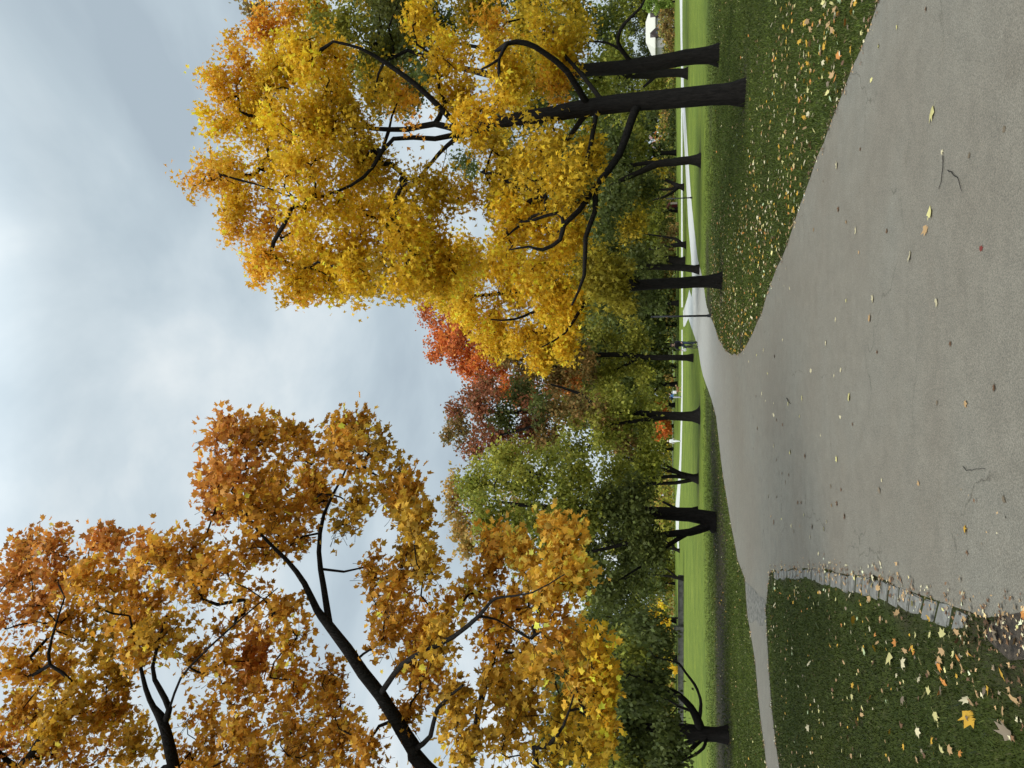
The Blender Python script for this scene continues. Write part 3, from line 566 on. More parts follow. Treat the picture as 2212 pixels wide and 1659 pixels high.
# --- clump-stemmed tree
wy = gy_of(1509, 1034)
limbs = [trunk_px([(1509, 1034, 18), (1495, 1033, 15), (1463, 1021, 9, .3), (1400, 1005, 7, .6), (1330, 980, 4, 1)], wy), limb_px(wy, [(1480, 1027, 8), (1440, 1006, 6, -.4), (1410, 987, 5, -.8), (1350, 950, 3, -1)]),
  limb_px(wy, [(1495, 1033, 10), (1459, 1029, 8), (1396, 1032, 7), (1320, 1030, 4)]), limb_px(wy, [(1498, 1036, 9), (1459, 1043, 8, -.3), (1396, 1046, 7, -.6), (1320, 1060, 4, -1)])]
b = blobs_px(wy, [(1380, 980, 34), (1370, 1040, 34), (1320, 960, 40), (1320, 1060, 40, 'darkgreen'), (1260, 960, 36), (1250, 1040, 36), (1400, 1060, 24, 'darkgreen'), (1200, 980, 40, 'ltgreen'), (1150, 960, 34, 'ltgreen'), (1400, 1010, 20)], 'green', 2, 1.4)
build_tree('park_tree', 'green tree with three thin splayed stems at the edge of the bright lawn', 'tree', limbs[0][0][0] * [1, 1, 0], limbs, b, leaf=0.24, cover=1.5, clump_s=0.5, per_clump=45)

# --- big green tree
wy = gy_of(1547, 1131)
limbs = [trunk_px([(1547, 1131, 34), (1515, 1117, 30), (1455, 1110, 28), (1376, 1107, 24), (1317, 1107, 20), (1220, 1100, 13), (1120, 1090, 8), (1040, 1080, 4)], wy),
  limb_px(wy, [(1535, 1132, 22), (1525, 1138, 20, -.2), (1489, 1150, 16, -.6), (1463, 1152, 14, -.8), (1406, 1160, 12, -1), (1330, 1180, 8, -1.3), (1240, 1200, 5, -1.5)]),
  limb_px(wy, [(1483, 1152, 12, -.6), (1443, 1178, 9, -1), (1396, 1215, 6, -1.4), (1366, 1235, 4, -1.7), (1310, 1270, 3, -2)]),
  limb_px(wy, [(1475, 1106, 8), (1450, 1093, 6, .4), (1432, 1084, 5, .8)]), limb_px(wy, [(1330, 1107, 12), (1260, 1060, 9, .8), (1180, 1030, 6, 1.2), (1100, 1010, 3, 1.5)]), limb_px(wy, [(1300, 1107, 11), (1220, 1150, 8, -1), (1140, 1170, 5, -1.5)])]
b = blobs_px(wy, [(1045, 1040, 42, 'ltgreen'), (1060, 1100, 52), (1075, 1160, 44), (1075, 990, 32, 'ltgreen'), (1130, 1000, 44, 'ltgreen'), (1140, 1060, 58), (1160, 1130, 60), (1120, 1200, 44), (1210, 1030, 50), (1230, 1100, 56), (1250, 1170, 60), (1300, 1090, 44, 'darkgreen'), (1330, 1160, 50, 'darkgreen'), (1200, 1220, 50), (1290, 1240, 56, 'darkgreen'), (1370, 1220, 40, 'darkgreen'), (1390, 1130, 30, 'darkgreen'), (1400, 1190, 26, 'darkgreen'), (1360, 1090, 30, 'darkgreen'), (1330, 1030, 26, 'green'), (1200, 980, 26), (1010, 1060, 22), (1340, 1290, 46, 'darkgreen'), (1335, 1105, 30, 'darkgreen', -2), (1280, 1105, 34, 'green', -2), (1378, 1128, 18, 'darkgreen', -1.6), (1395, 1205, 22, 'darkgreen', -2.2), (1418, 1232, 15, 'darkgreen', -2.4), (1412, 1160, 15, 'darkgreen', -1.7), (1390, 1170, 24, 'darkgreen', -1.8), (1230, 1100, 30, 'green', -2), (1365, 1060, 26, 'darkgreen', -1)], 'green', 2.4, 1.7)
build_tree('lime_tree', 'broad green tree with stout trunk and side stem left of the wide path', 'tree', limbs[0][0][0] * [1, 1, 0], limbs, b, leaf=0.18, cover=1.9, clump_s=0.42, per_clump=55, blend=0.15)

# --- tan-leaved tree behind it
wy = 50.0
g0 = W(1505, 1108, wy); 
limbs = [(np.array([[g0[0], wy, -.05], [g0[0], wy, 5], [g0[0] - .3, wy, 11], [g0[0] - .5, wy, 17]]), np.array([.3, .24, .15, .05]))]
b = blobs_px(wy, [(972, 1060, 16), (985, 1095, 22), (1000, 1140, 26), (1015, 1175, 20), (985, 1020, 14), (1030, 1080, 30), (1040, 1140, 34), (1060, 1190, 20), (1000, 1190, 12), (1100, 1100, 40), (1180, 1120, 50)], 'tan', 1.5, 1.4)
build_tree('park_tree', 'tan leaved tree top showing above the broad green tree', 'tree', limbs[0][0][0] * [1, 1, 0], limbs, b, leaf=0.26, cover=1.9, clump_s=0.42, per_clump=40)

# --- weeping tree, far left
wy = gy_of(1574, 1588)
limbs = [trunk_px([(1574, 1588, 32), (1545, 1586, 27), (1515, 1584, 30), (1480, 1580, 30), (1451, 1577, 26), (1400, 1570, 16), (1320, 1560, 9), (1250, 1540, 5)], wy),
  limb_px(wy, [(1512, 1572, 20), (1506, 1554, 18, -.2), (1492, 1527, 14, -.6), (1465, 1500, 13, -1), (1440, 1488, 10, -1.2), (1400, 1470, 6, -1.5), (1340, 1450, 3, -1.7)]),
  limb_px(wy, [(1511, 1548, 9, -.2), (1514, 1520, 7, -.6), (1510, 1500, 6, -.8), (1500, 1478, 6, -1), (1481, 1453, 5, -1.2), (1467, 1434, 5, -1.4), (1445, 1426, 3, -1.5), (1415, 1420, 2, -1.6)]),
  limb_px(wy, [(1492, 1535, 7, -.5), (1465, 1525, 5, -.3), (1445, 1513, 4, 0), (1400, 1500, 3, .3)]),
  limb_px(wy, [(1512, 1594, 14), (1492, 1602, 12, .4), (1461, 1614, 10, .9), (1420, 1630, 6, 1.3)]), limb_px(wy, [(1515, 1596, 12), (1500, 1611, 10, -.3), (1473, 1638, 8, -.8), (1430, 1670, 5, -1.2)]),
  limb_px(wy, [(1528, 1590, 9), (1524, 1600, 8, -.3), (1519, 1616, 7, -.6), (1498, 1632, 6, -.8), (1473, 1643, 5, -1), (1440, 1665, 3, -1.2)])]
b = blobs_px(wy, [(1405, 1400, 34), (1400, 1460, 36), (1395, 1520, 36), (1400, 1580, 36), (1410, 1640, 36), (1350, 1420, 44, 'green'), (1340, 1500, 50), (1330, 1580, 50), (1330, 1650, 50, 'green'), (1410, 1700, 40), (1290, 1450, 44), (1270, 1540, 50), (1280, 1620, 50), (1350, 1720, 60), (1380, 1360, 30), (1430, 1580, 22), (1436, 1640, 24), (1200, 1500, 50), (1210, 1600, 50), (1432, 1500, 12), (1330, 1360, 40)], 'darkgreen', 2.2, 1.6)
build_tree('weeping_tree', 'dark weeping tree with low crooked black boughs on the far left lawn', 'tree', limbs[0][0][0] * [1, 1, 0], limbs, b, leaf=0.17, cover=2.5, clump_s=0.3, per_clump=60, droop=2.0, hang=0.25)

# --- orange maple overhanging from the left, trunk out of the picture
wy = 10.5
tx = float(W(1300, 1985, wy)[0])
limbs = [(np.array([[tx, wy, -.06], [tx + .05, wy, 1.5], [tx, wy + .1, 3.2], [tx + .25, wy, 5.0], [tx + .3, wy, 7.0], [tx + .1, wy, 9.4], [tx + .3, wy, 11.5]]), np.array([.30, .27, .25, .21, .17, .12, .05])),
  (np.vstack([[[tx + .02, wy, 3.0]], [[tx + .6, wy, 3.9]], limb_px(wy, [(919, 1659, 34), (895, 1619, 33), (855, 1554, 31, -.1), (821, 1500, 28, -.2), (784, 1453, 25, -.3), (750, 1402, 23, -.4), (709, 1348, 20, -.4), (685, 1317, 16, -.4), (658, 1260, 12, -.5), (620, 1210, 9, -.5), (560, 1150, 6, -.6), (500, 1060, 3, -.7)])[0]]),
   np.concatenate([[.16, .13], limb_px(wy, [(919, 1659, 34), (895, 1619, 33), (855, 1554, 31), (821, 1500, 28), (784, 1453, 25), (750, 1402, 23), (709, 1348, 20), (685, 1317, 16), (658, 1260, 12), (620, 1210, 9), (560, 1150, 6), (500, 1060, 3)])[1]])),
  limb_px(wy, [(712, 1350, 15, -.4), (699, 1266, 13, -.1), (689, 1192, 11, .2), (700, 1110, 8, .4), (740, 1030, 5, .5), (770, 960, 3, .5)]),
  limb_px(wy, [(821, 1500, 13, -.2), (868, 1436, 11, -.7), (922, 1405, 10, -1), (980, 1375, 9, -1.2), (1034, 1331, 8, -1.4), (1060, 1300, 6, -1.5), (1082, 1290, 5, -1.6), (1150, 1280, 3, -1.8), (1220, 1240, 2, -1.9)]),
  limb_px(wy, [(1034, 1331, 6, -1.4), (1072, 1338, 4, -1.3), (1110, 1360, 3, -1.2)]),
  (np.vstack([[[tx + .02, wy, 2.6]], limb_px(wy, [(1010, 1690, 20, .6), (997, 1659, 18, .8), (1024, 1595, 16, .8), (1034, 1534, 15, .8), (1051, 1473, 13, .8), (1072, 1402, 10, .7), (1085, 1350, 5, .6)])[0]]), np.concatenate([[.10], limb_px(wy, [(1010, 1690, 20), (997, 1659, 18), (1024, 1595, 16), (1034, 1534, 15), (1051, 1473, 13), (1072, 1402, 10), (1085, 1350, 5)])[1]])),
  limb_px(wy, [(1072, 1402, 6, .7), (1100, 1410, 6, .6), (1145, 1412, 5, .5), (1190, 1430, 4, .4), (1260, 1425, 2, .3)]),
  (np.vstack([[[tx, wy, 2.3]], limb_px(wy, [(1160, 1659, 12, -.6), (1185, 1610, 10, -.8), (1217, 1568, 6, -1), (1240, 1500, 3, -1.1)])[0]]), np.concatenate([[.07], limb_px(wy, [(1160, 1659, 12), (1185, 1610, 10), (1217, 1568, 6), (1240, 1500, 3)])[1]])),
  limb_px(wy, [(897, 1618, 12), (930, 1590, 10, -.4), (945, 1530, 8, -.7), (1000, 1480, 5, -1)]),
  (np.vstack([[[tx + .3, wy, 6.9]], limb_px(wy, [(380, 1680, 26, -.4), (376, 1659, 24, -.5), (359, 1581, 21, -.6), (345, 1545, 18, -.6), (332, 1527, 12, -.6), (315, 1487, 10, -.7), (300, 1420, 6, -.7), (280, 1330, 4, -.7)])[0]]), np.concatenate([[.12], limb_px(wy, [(380, 1680, 26), (376, 1659, 24), (359, 1581, 21), (345, 1545, 18), (332, 1527, 12), (315, 1487, 10), (300, 1420, 6), (280, 1330, 4)])[1]])),
  limb_px(wy, [(352, 1565, 14, -.6), (366, 1531, 13, -.6), (345, 1487, 11, -.6), (330, 1440, 8, -.6), (360, 1330, 4, -.6)]), limb_px(wy, [(366, 1531, 6, -.6), (390, 1466, 5, -.8), (430, 1420, 4, -.9), (474, 1378, 4, -1), (540, 1320, 3, -1), (600, 1270, 2, -1)]),
  (np.vstack([[[tx + .1, wy, 9.2]], limb_px(wy, [(60, 1700, 16, -.2), (68, 1629, 14, -.3), (110, 1560, 10, -.4), (156, 1473, 8, -.5), (108, 1436, 7, -.5), (112, 1380, 5, -.5), (140, 1290, 3, -.5)])[0]]), np.concatenate([[.09], limb_px(wy, [(60, 1700, 16), (68, 1629, 14), (110, 1560, 10), (156, 1473, 8), (108, 1436, 7), (112, 1380, 5), (140, 1290, 3)])[1]]))]
b = blobs_px(wy, [(475, 950, 34, 'rust'), (520, 935, 28, 'amber'), (520, 1010, 50, 'rust'), (465, 1050, 36, 'rust'), (570, 945, 22), (620, 930, 30), (640, 985, 44), (580, 1050, 54), (720, 955, 36), (765, 925, 30, 'brownorange'), (755, 1000, 50, 'brownorange'), (810, 980, 40, 'oliveorange'), (845, 1040, 34, 'oliveorange'), (880, 1060, 24, 'brownorange'), (700, 1060, 50), (770, 1085, 34, 'oliveorange'), (850, 1090, 26, 'oliveorange'),
     (620, 1110, 50), (545, 1100, 50), (470, 1110, 36, 'rust'), (425, 1190, 40), (360, 1210, 50), (285, 1205, 42, 'rust'), (210, 1185, 34, 'rust'), (130, 1180, 36, 'rust'), (60, 1190, 32, 'rust'), (35, 1250, 40, 'rust'), (130, 1250, 44, 'rust'), (220, 1270, 56), (310, 1290, 60), (400, 1270, 52, 'brownorange'), (480, 1220, 50), (555, 1190, 50, 'brownorange'), (630, 1170, 30), (745, 1140, 26, 'oliveorange'),
     (45, 1340, 50, 'rust'), (130, 1340, 40), (220, 1360, 50, 'oliveorange'), (295, 1390, 60, 'brownorange'), (350, 1370, 46, 'oliveorange'), (230, 1450, 54, 'oliveorange'), (130, 1440, 50), (40, 1440, 52), (55, 1540, 54), (160, 1540, 50, 'oliveorange'), (245, 1530, 54, 'brownorange'), (300, 1600, 50, 'oliveorange'), (200, 1620, 54), (90, 1620, 50), (0, 1640, 50, 'rust'), (430, 1540, 30, 'amber'), (440, 1620, 46, 'amber'), (520, 1480, 50), (560, 1410, 44, 'rust'), (625, 1490, 52), (550, 1570, 56, 'brownorange'), (640, 1580, 54, 'brownorange'), (720, 1540, 44), (730, 1610, 50, 'brownorange'), (640, 1390, 40), (540, 1640, 46), (650, 1650, 50), (470, 1430, 34), (720, 1460, 34, 'brownorange'), (600, 1320, 34, 'amber'), (545, 1310, 26, 'amber'), (490, 1360, 20), (430, 1420, 18, 'brownorange'), (780, 1620, 40),
     (900, 1140, 24, 'oliveorange'), (885, 1185, 30, 'oliveorange'), (915, 1205, 24, 'oliveorange'), (870, 1245, 36, 'brownorange'), (920, 1235, 26, 'oliveorange'), (820, 1290, 40, 'brownorange'), (865, 1320, 40), (905, 1380, 40), (960, 1320, 38), (830, 1380, 34), (955, 1400, 34, 'oliveorange'), (925, 1480, 44), (980, 1540, 44, 'oliveorange'), (800, 1240, 22, 'brownorange'), (890, 1440, 34), (870, 1560, 26),
     (1055, 1170, 26, 'amber'), (1060, 1230, 34, 'amber'), (1110, 1200, 32, 'goldleaf'), (1150, 1230, 34, 'goldleaf'), (1195, 1160, 18, 'goldleaf'), (1228, 1155, 22, 'goldleaf'), (1215, 1215, 34, 'goldleaf'), (1180, 1280, 44, 'goldleaf'), (1110, 1300, 46), (1245, 1260, 20, 'goldleaf'), (1180, 1360, 44), (1240, 1390, 30, 'goldleaf'), (1290, 1410, 22, 'yellow'), (1235, 1450, 44, 'goldleaf'), (1300, 1470, 22, 'yellow'), (1160, 1440, 50, 'oliveorange'), (1100, 1400, 46), (1060, 1480, 40, 'oliveorange'), (1130, 1520, 50, 'oliveorange'), (1215, 1540, 50, 'olive'), (1280, 1535, 34, 'yellow'), (1305, 1600, 20, 'yellow'), (1100, 1600, 50, 'oliveorange'), (1190, 1620, 54, 'olive'), (1270, 1620, 34, 'olive'), (1020, 1620, 40, 'oliveorange'), (1060, 1110 + 250, 30), (1020, 1280, 26, 'goldleaf'),
     # canopy overhead and to the left, outside the picture (it shades the near lawn)
     (100, 1760, 90), (250, 1760, 90), (400, 1760, 90), (550, 1760, 90), (700, 1760, 80), (850, 1760, 80), (1000, 1780, 80, 'oliveorange'), (1150, 1780, 80, 'oliveorange'), (300, 1900, 100), (600, 1900, 100), (900, 1900, 90), (1100, 1900, 80), (-120, 1500, 90), (-120, 1350, 80, 'rust'), (-120, 1650, 90), (-100, 1800, 90)], 'amber', 1.1, 1.9, 0.91)
build_tree('maple_tree', 'orange leaved maple leaning in over the left lawn, trunk outside the picture', 'tree', (tx, wy, 0), limbs, b, shape=LS5, leaf=0.105, cover=1.75, clump_s=0.17, per_clump=20, vary=.27, twiglets=2, sides=10, rtip=0.0032, bark=BARK, step=0.3, blend=0.3, spray=3.4, bias=(.9, 0, -.1), fold=0.42)


# ------------------------------------------------------------------ far trees (copied kinds) and undergrowth
def proto_blobs(h, w, n, pals, low=2.2):
    out = []
    for i in range(n):
        t = (i + 0.5) / n; z = low + (h - low) * t
        rr = w * (0.55 + 0.55 * math.sin(math.pi * min(1, t * 0.9 + 0.12))) * 0.55
        a = rng.uniform(0, 2 * math.pi); d = rr * rng.uniform(0.2, 1.0)
        r = w * rng.uniform(0.22, 0.36)
        out.append((np.array([d * math.cos(a), d * math.sin(a), z]), np.array([r, r, r * 0.8]), pals[rng.integers(0, len(pals))]))
    return out
def make_proto(lbl, h, w, pals, loc, n=30):
    limbs = [(np.array([[0, 0, -.05], [0.05, 0, 2.5], [-.1, 0.1, h * .45], [0.1, 0, h * .9]]), np.array([.36, .32, .2, .05]))]
    for k in range(4):
        a = k * 1.6 + rng.uniform(0, 1); limbs.append((np.array([[0, 0, 2.6 + .5 * k], [w * .25 * math.cos(a), w * .25 * math.sin(a), 4.5 + k], [w * .45 * math.cos(a), w * .45 * math.sin(a), 7 + 1.5 * k]]), np.array([.15, .1, .04])))
    o = build_tree('park_tree', lbl, 'tree', (0, 0, 0), limbs, proto_blobs(h, w, n, pals), group='trees of the far tree line', leaf=0.62, cover=1.0, mult=1.9, clump_s=0.9, per_clump=40, step=1.0)
    o.location = loc; return o
def far(X, wy): p = W(1450, X, wy); return (float(p[0]), wy, 0.0)
kinds = [('dark green tree in the far tree line beyond the pale footpath', 19, 11, ['darkgreen', 'darkgreen', 'darkgreen']),
         ('mid green tree in the far tree line with a few yellowing boughs', 17, 11, ['darkgreen', 'green', 'darkgreen', 'olivegreen']),
         ('olive green tree in the far tree line beyond the pale footpath', 15, 10, ['green', 'darkgreen', 'olivegreen']),
         ('bronze tinged dark tree in the far tree line', 16, 10, ['darkgreen', 'bronze', 'darkgreen'])]
spots = [(-330, 150, 0), (-200, 128, 1), (-90, 205, 0), (30, 212, 1), (120, 214, 0), (200, 150, 2), (250, 210, 0), (330, 135, 0), (395, 175, 1), (455, 122, 1), (520, 150, 0), (560, 118, 3), (620, 140, 0), (655, 112, 0), (700, 132, 1), (745, 118, 0), (790, 140, 2), (830, 122, 1), (875, 150, 0), (920, 170, 2),
         (970, 175, 1), (1030, 190, 2), (1100, 170, 2), (1180, 160, 1), (1260, 150, 2), (1340, 135, 1), (1420, 125, 0), (1500, 135, 1), (1580, 130, 0), (1660, 140, 2), (1760, 125, 0), (1880, 130, 1), (2000, 140, 0)]
protos = {}
for X, wy, k in spots:
    loc = far(X, wy)
    if k not in protos:
        protos[k] = make_proto(kinds[k][0], kinds[k][1], kinds[k][2], kinds[k][3], loc)
    else:
        o = copy_tree(protos[k]); o.location = loc; o.rotation_euler[2] = random.uniform(0, 6.28)
        sc = random.uniform(0.85, 1.15) * (0.78 if 920 < X < 1300 else 1); o.scale = (sc * random.uniform(.9, 1.1), sc, sc * random.uniform(.92, 1.1))
# nearer dark stems on the far lawn
wy = gy_of(1478, 404)
build_tree('park_tree', 'dark tree with several splayed stems just left of the forked tree', 'tree', G(1478, 404), [trunk_px([(1478, 404, 12), (1465, 402, 11), (1448, 394, 7, .5), (1425, 383, 5, 1), (1400, 370, 3, 1.5)], wy), limb_px(wy, [(1464, 403, 8), (1448, 409, 6), (1420, 410, 5), (1390, 412, 3)]), limb_px(wy, [(1466, 404, 8), (1452, 416, 6, -.5), (1432, 426, 5, -1), (1400, 436, 3, -1)])],
   blobs_px(wy, [(1395, 380, 26), (1390, 410, 26, 'olive'), (1395, 440, 28), (1350, 400, 40), (1340, 450, 36, 'green'), (1300, 410, 40, 'green'), (1420, 365, 12, 'olive')], 'darkgreen', 3, 1.4), leaf=0.4, cover=1.7, clump_s=0.7, per_clump=45)
wy = gy_of(1482, 529)
build_tree('park_tree', 'dark tree with an arching side stem right of the slim green tree', 'tree', G(1482, 529), [trunk_px([(1482, 529, 13), (1470, 528, 11), (1455, 530, 9), (1430, 534, 7), (1390, 540, 4)], wy), limb_px(wy, [(1472, 527, 8), (1462, 518, 7, .3), (1448, 514, 5, .4), (1425, 510, 4, .5), (1390, 505, 3, .6)])],
   blobs_px(wy, [(1400, 500, 26, 'green'), (1395, 535, 28), (1350, 480, 36, 'olive'), (1350, 530, 36, 'green'), (1425, 540, 14), (1300, 500, 40)], 'darkgreen', 3, 1.4), leaf=0.4, cover=1.7, clump_s=0.7, per_clump=45)
wy = gy_of(1480, 568)
build_tree('park_tree', 'dark broad based tree just behind the slim green tree trunk', 'tree', G(1480, 568), [trunk_px([(1480, 568, 22), (1465, 566, 19), (1445, 560, 15), (1420, 552, 11), (1380, 550, 6)], wy)],
   blobs_px(wy, [(1400, 560, 28), (1410, 590, 24), (1360, 580, 36, 'green'), (1400, 630, 26), (1350, 640, 36), (1420, 650, 16), (1300, 620, 40)], 'darkgreen', 3, 1.4), leaf=0.4, cover=1.7, clump_s=0.7, per_clump=45)
for (bx, by, lbl, st) in [(1468.5, 1190, 'small dark tree at the left end of the far footpath', 7), (1477, 1250, 'small dark forked tree beside the low stone wall', 8)]:
    wy = gy_of(bx, by)
    build_tree('park_tree', lbl, 'tree', G(bx, by), [trunk_px([(bx, by, st), (1458, by - 3, st * .85), (1440, by - 6, st * .6), (1400, by - 8, 3)], wy), limb_px(wy, [(1462, by - 3, 5), (1446, by - 16, 4, .3), (1425, by - 28, 3, .5)])],
       blobs_px(wy, [(1400, by - 20, 24), (1400, by + 14, 22), (1360, by, 34), (1425, by - 30, 12), (1428, by + 22, 8)], 'darkgreen', 2, 1.3), leaf=0.34, cover=1.6, clump_s=0.5, per_clump=40)
def small_tree(name, lbl, cat, wy, bx, by, blobs, pal, leaf=0.3, **kw):
    g = W(bx, by, wy); top = min(b[0] for b in blobs); zt = float(W(top, by, wy)[2])
    limbs = [(np.array([[g[0], wy, -.05], [g[0], wy, zt * .35], [g[0] + .1, wy, zt * .9]]), np.array([.12, .09, .03]))]
    return build_tree(name, lbl, cat, (g[0], wy, 0), limbs, blobs_px(wy, blobs, pal, 1.0, 1.2), leaf=leaf, cover=1.8, clump_s=0.35, per_clump=40, **kw)
small_tree('shrub', 'bright yellow leaved bush behind the low stone wall on the left', 'bush', 90, 1470, 1335, [(1405, 1320, 10), (1420, 1335, 16), (1432, 1345, 14), (1445, 1352, 10), (1400, 1350, 12), (1425, 1310, 8)], 'yellow')
small_tree('shrub', 'smaller yellow bush behind the wall near the weeping tree', 'bush', 90, 1470, 1428, [(1424, 1420, 8), (1436, 1428, 10), (1448, 1438, 9), (1455, 1446, 6)], 'yellow')
small_tree('maple_tree', 'small flame orange maple seen behind the maroon tree trunk', 'tree', 125, 1462, 905, [(1420, 875, 11), (1432, 890, 15), (1430, 915, 18), (1438, 930, 15), (1418, 945, 8), (1436, 872, 8)], 'redorange', leaf=0.4)
small_tree('shrub', 'pale tan bush beyond the far footpath behind the red topped tree', 'bush', 135, 1458, 815, [(1438, 805, 7), (1446, 815, 9), (1450, 826, 6)], 'tan', leaf=0.4)
small_tree('shrub', 'small orange bush beside the white truck', 'bush', 165, 1452, 305, [(1414, 298, 9), (1420, 308, 11), (1430, 300, 8), (1410, 318, 7)], 'redorange', leaf=0.45)
small_tree('shrub', 'lime green bush hiding the right end of the cream roofed house', 'bush', 150, 1452, 4, [(1396, 4, 14), (1408, 12, 14), (1412, -8, 18), (1424, 8, 14), (1400, -20, 16), (1432, -5, 14), (1436, 14, 10), (1445, 2, 10), (1447, -16, 10)], 'lime', leaf=0.4)
small_tree('shrub', 'dusty grey green bush in front of the cream roofed house', 'bush', 152, 1453, 60, [(1430, 40, 8), (1434, 62, 9), (1438, 84, 9), (1445, 30, 8), (1448, 46, 8), (1449, 64, 8), (1448, 80, 8), (1447, 97, 8), (1440, 20, 9), (1450, 12, 8)], 'bronze', leaf=0.4)
# undergrowth that closes the far side of the park
def undergrowth(lbl, x0, x1, y0, y1, hfun, n, pals, leaf):
    x = rng.uniform(x0, x1, n); y = rng.uniform(y0, y1, n); h = hfun(x); z = h * rng.random(n) ** 0.8
    col = np.zeros((n, 3)); k = (np.sin(x * .23) + np.sin(x * .071 + 1) + rng.normal(0, .7, n)); 
    pi = np.clip(((k + 2) / 4 * len(pals)).astype(int), 0, len(pals) - 1)
    for i, p in enumerate(pals):
        w = pi == i; col[w] = PAL[p][rng.integers(0, len(PAL[p]), w.sum())]
    col *= rng.lognormal(0, .25, n)[:, None]
    V, Q, C = make_leaves(np.stack([x, y, z], 1), leaf * rng.uniform(.6, 1.3, n), np.clip(col, .004, .8), LS1, .3)
    o = np_mesh('undergrowth', V, [Q], LEAF, col=C); tag(o, lbl, 'undergrowth', kind='stuff')
undergrowth('tangled green shrubbery closing the far side beyond the road', -40, 230, 199, 209, lambda x: 4.6 + 1.3 * np.sin(x * .17) + .9 * np.sin(x * .41), 26000, ['darkgreen', 'green', 'bronze', 'olive', 'green', 'darkgreen'], .8)
undergrowth('pale olive scrub on the far left beyond the low wall', -210, -20, 150, 165, lambda x: 4.3 + 1.1 * np.sin(x * .21) + .8 * np.sin(x * .5), 22000, ['green', 'ltgreen', 'tan', 'ltgreen', 'green'], .7)
undergrowth('mixed scrubby bushes in front of the cream roofed house', 30, 92, 158, 166, lambda x: 2.7 + .7 * np.sin(x * .5) + .6 * np.sin(x * 1.1), 9000, ['green', 'tan', 'darkgreen', 'bronze', 'ltgreen', 'green'], .55)
undergrowth('scrubby green growth along the right side of the far footpath', 8, 60, 140, 147, lambda x: 1.6 + .7 * np.sin(x * .6) + .5 * np.sin(x * 1.3), 5000, ['darkgreen', 'green', 'tan', 'darkgreen'], .5)

# ------------------------------------------------------------------ things beyond the lawn
CREAM = noise_mat('cream_roofing', (0.46, 0.43, 0.35), (0.53, 0.50, 0.41), 3.0, 0.7, stretch=(1, 6, 1))
DARKWOOD = noise_mat('dark_boarding', (0.035, 0.025, 0.022), (0.075, 0.055, 0.048), 4.0, 0.8, stretch=(8, 8, 1))
RENDER_W = noise_mat('pale_render', (0.34, 0.32, 0.29), (0.46, 0.44, 0.40), 1.5, 0.85)
GLASS = noise_mat('dark_glass', (0.010, 0.013, 0.015), (0.03, 0.035, 0.04), 1.0, 0.08, spec=0.8)
WHITEP = noise_mat('white_paint', (0.68, 0.70, 0.72), (0.78, 0.80, 0.81), 2.0, 0.4, spec=0.5)
RUBBER = noise_mat('rubber', (0.010, 0.010, 0.010), (0.02, 0.02, 0.02), 10, 0.85)
ALLOY = noise_mat('alloy', (0.32, 0.32, 0.33), (0.45, 0.45, 0.46), 8, 0.35, metal=0.8)
LAMP = noise_mat('lamp_glass', (0.6, 0.62, 0.64), (0.75, 0.76, 0.78), 8, 0.15, spec=0.7)
STEEL = noise_mat('dark_steel', (0.012, 0.012, 0.013), (0.028, 0.028, 0.028), 12, 0.6)
STONEW = noise_mat('dark_wall_stone', (0.035, 0.033, 0.028), (0.10, 0.095, 0.082), 2.5, 0.9, 0.7)
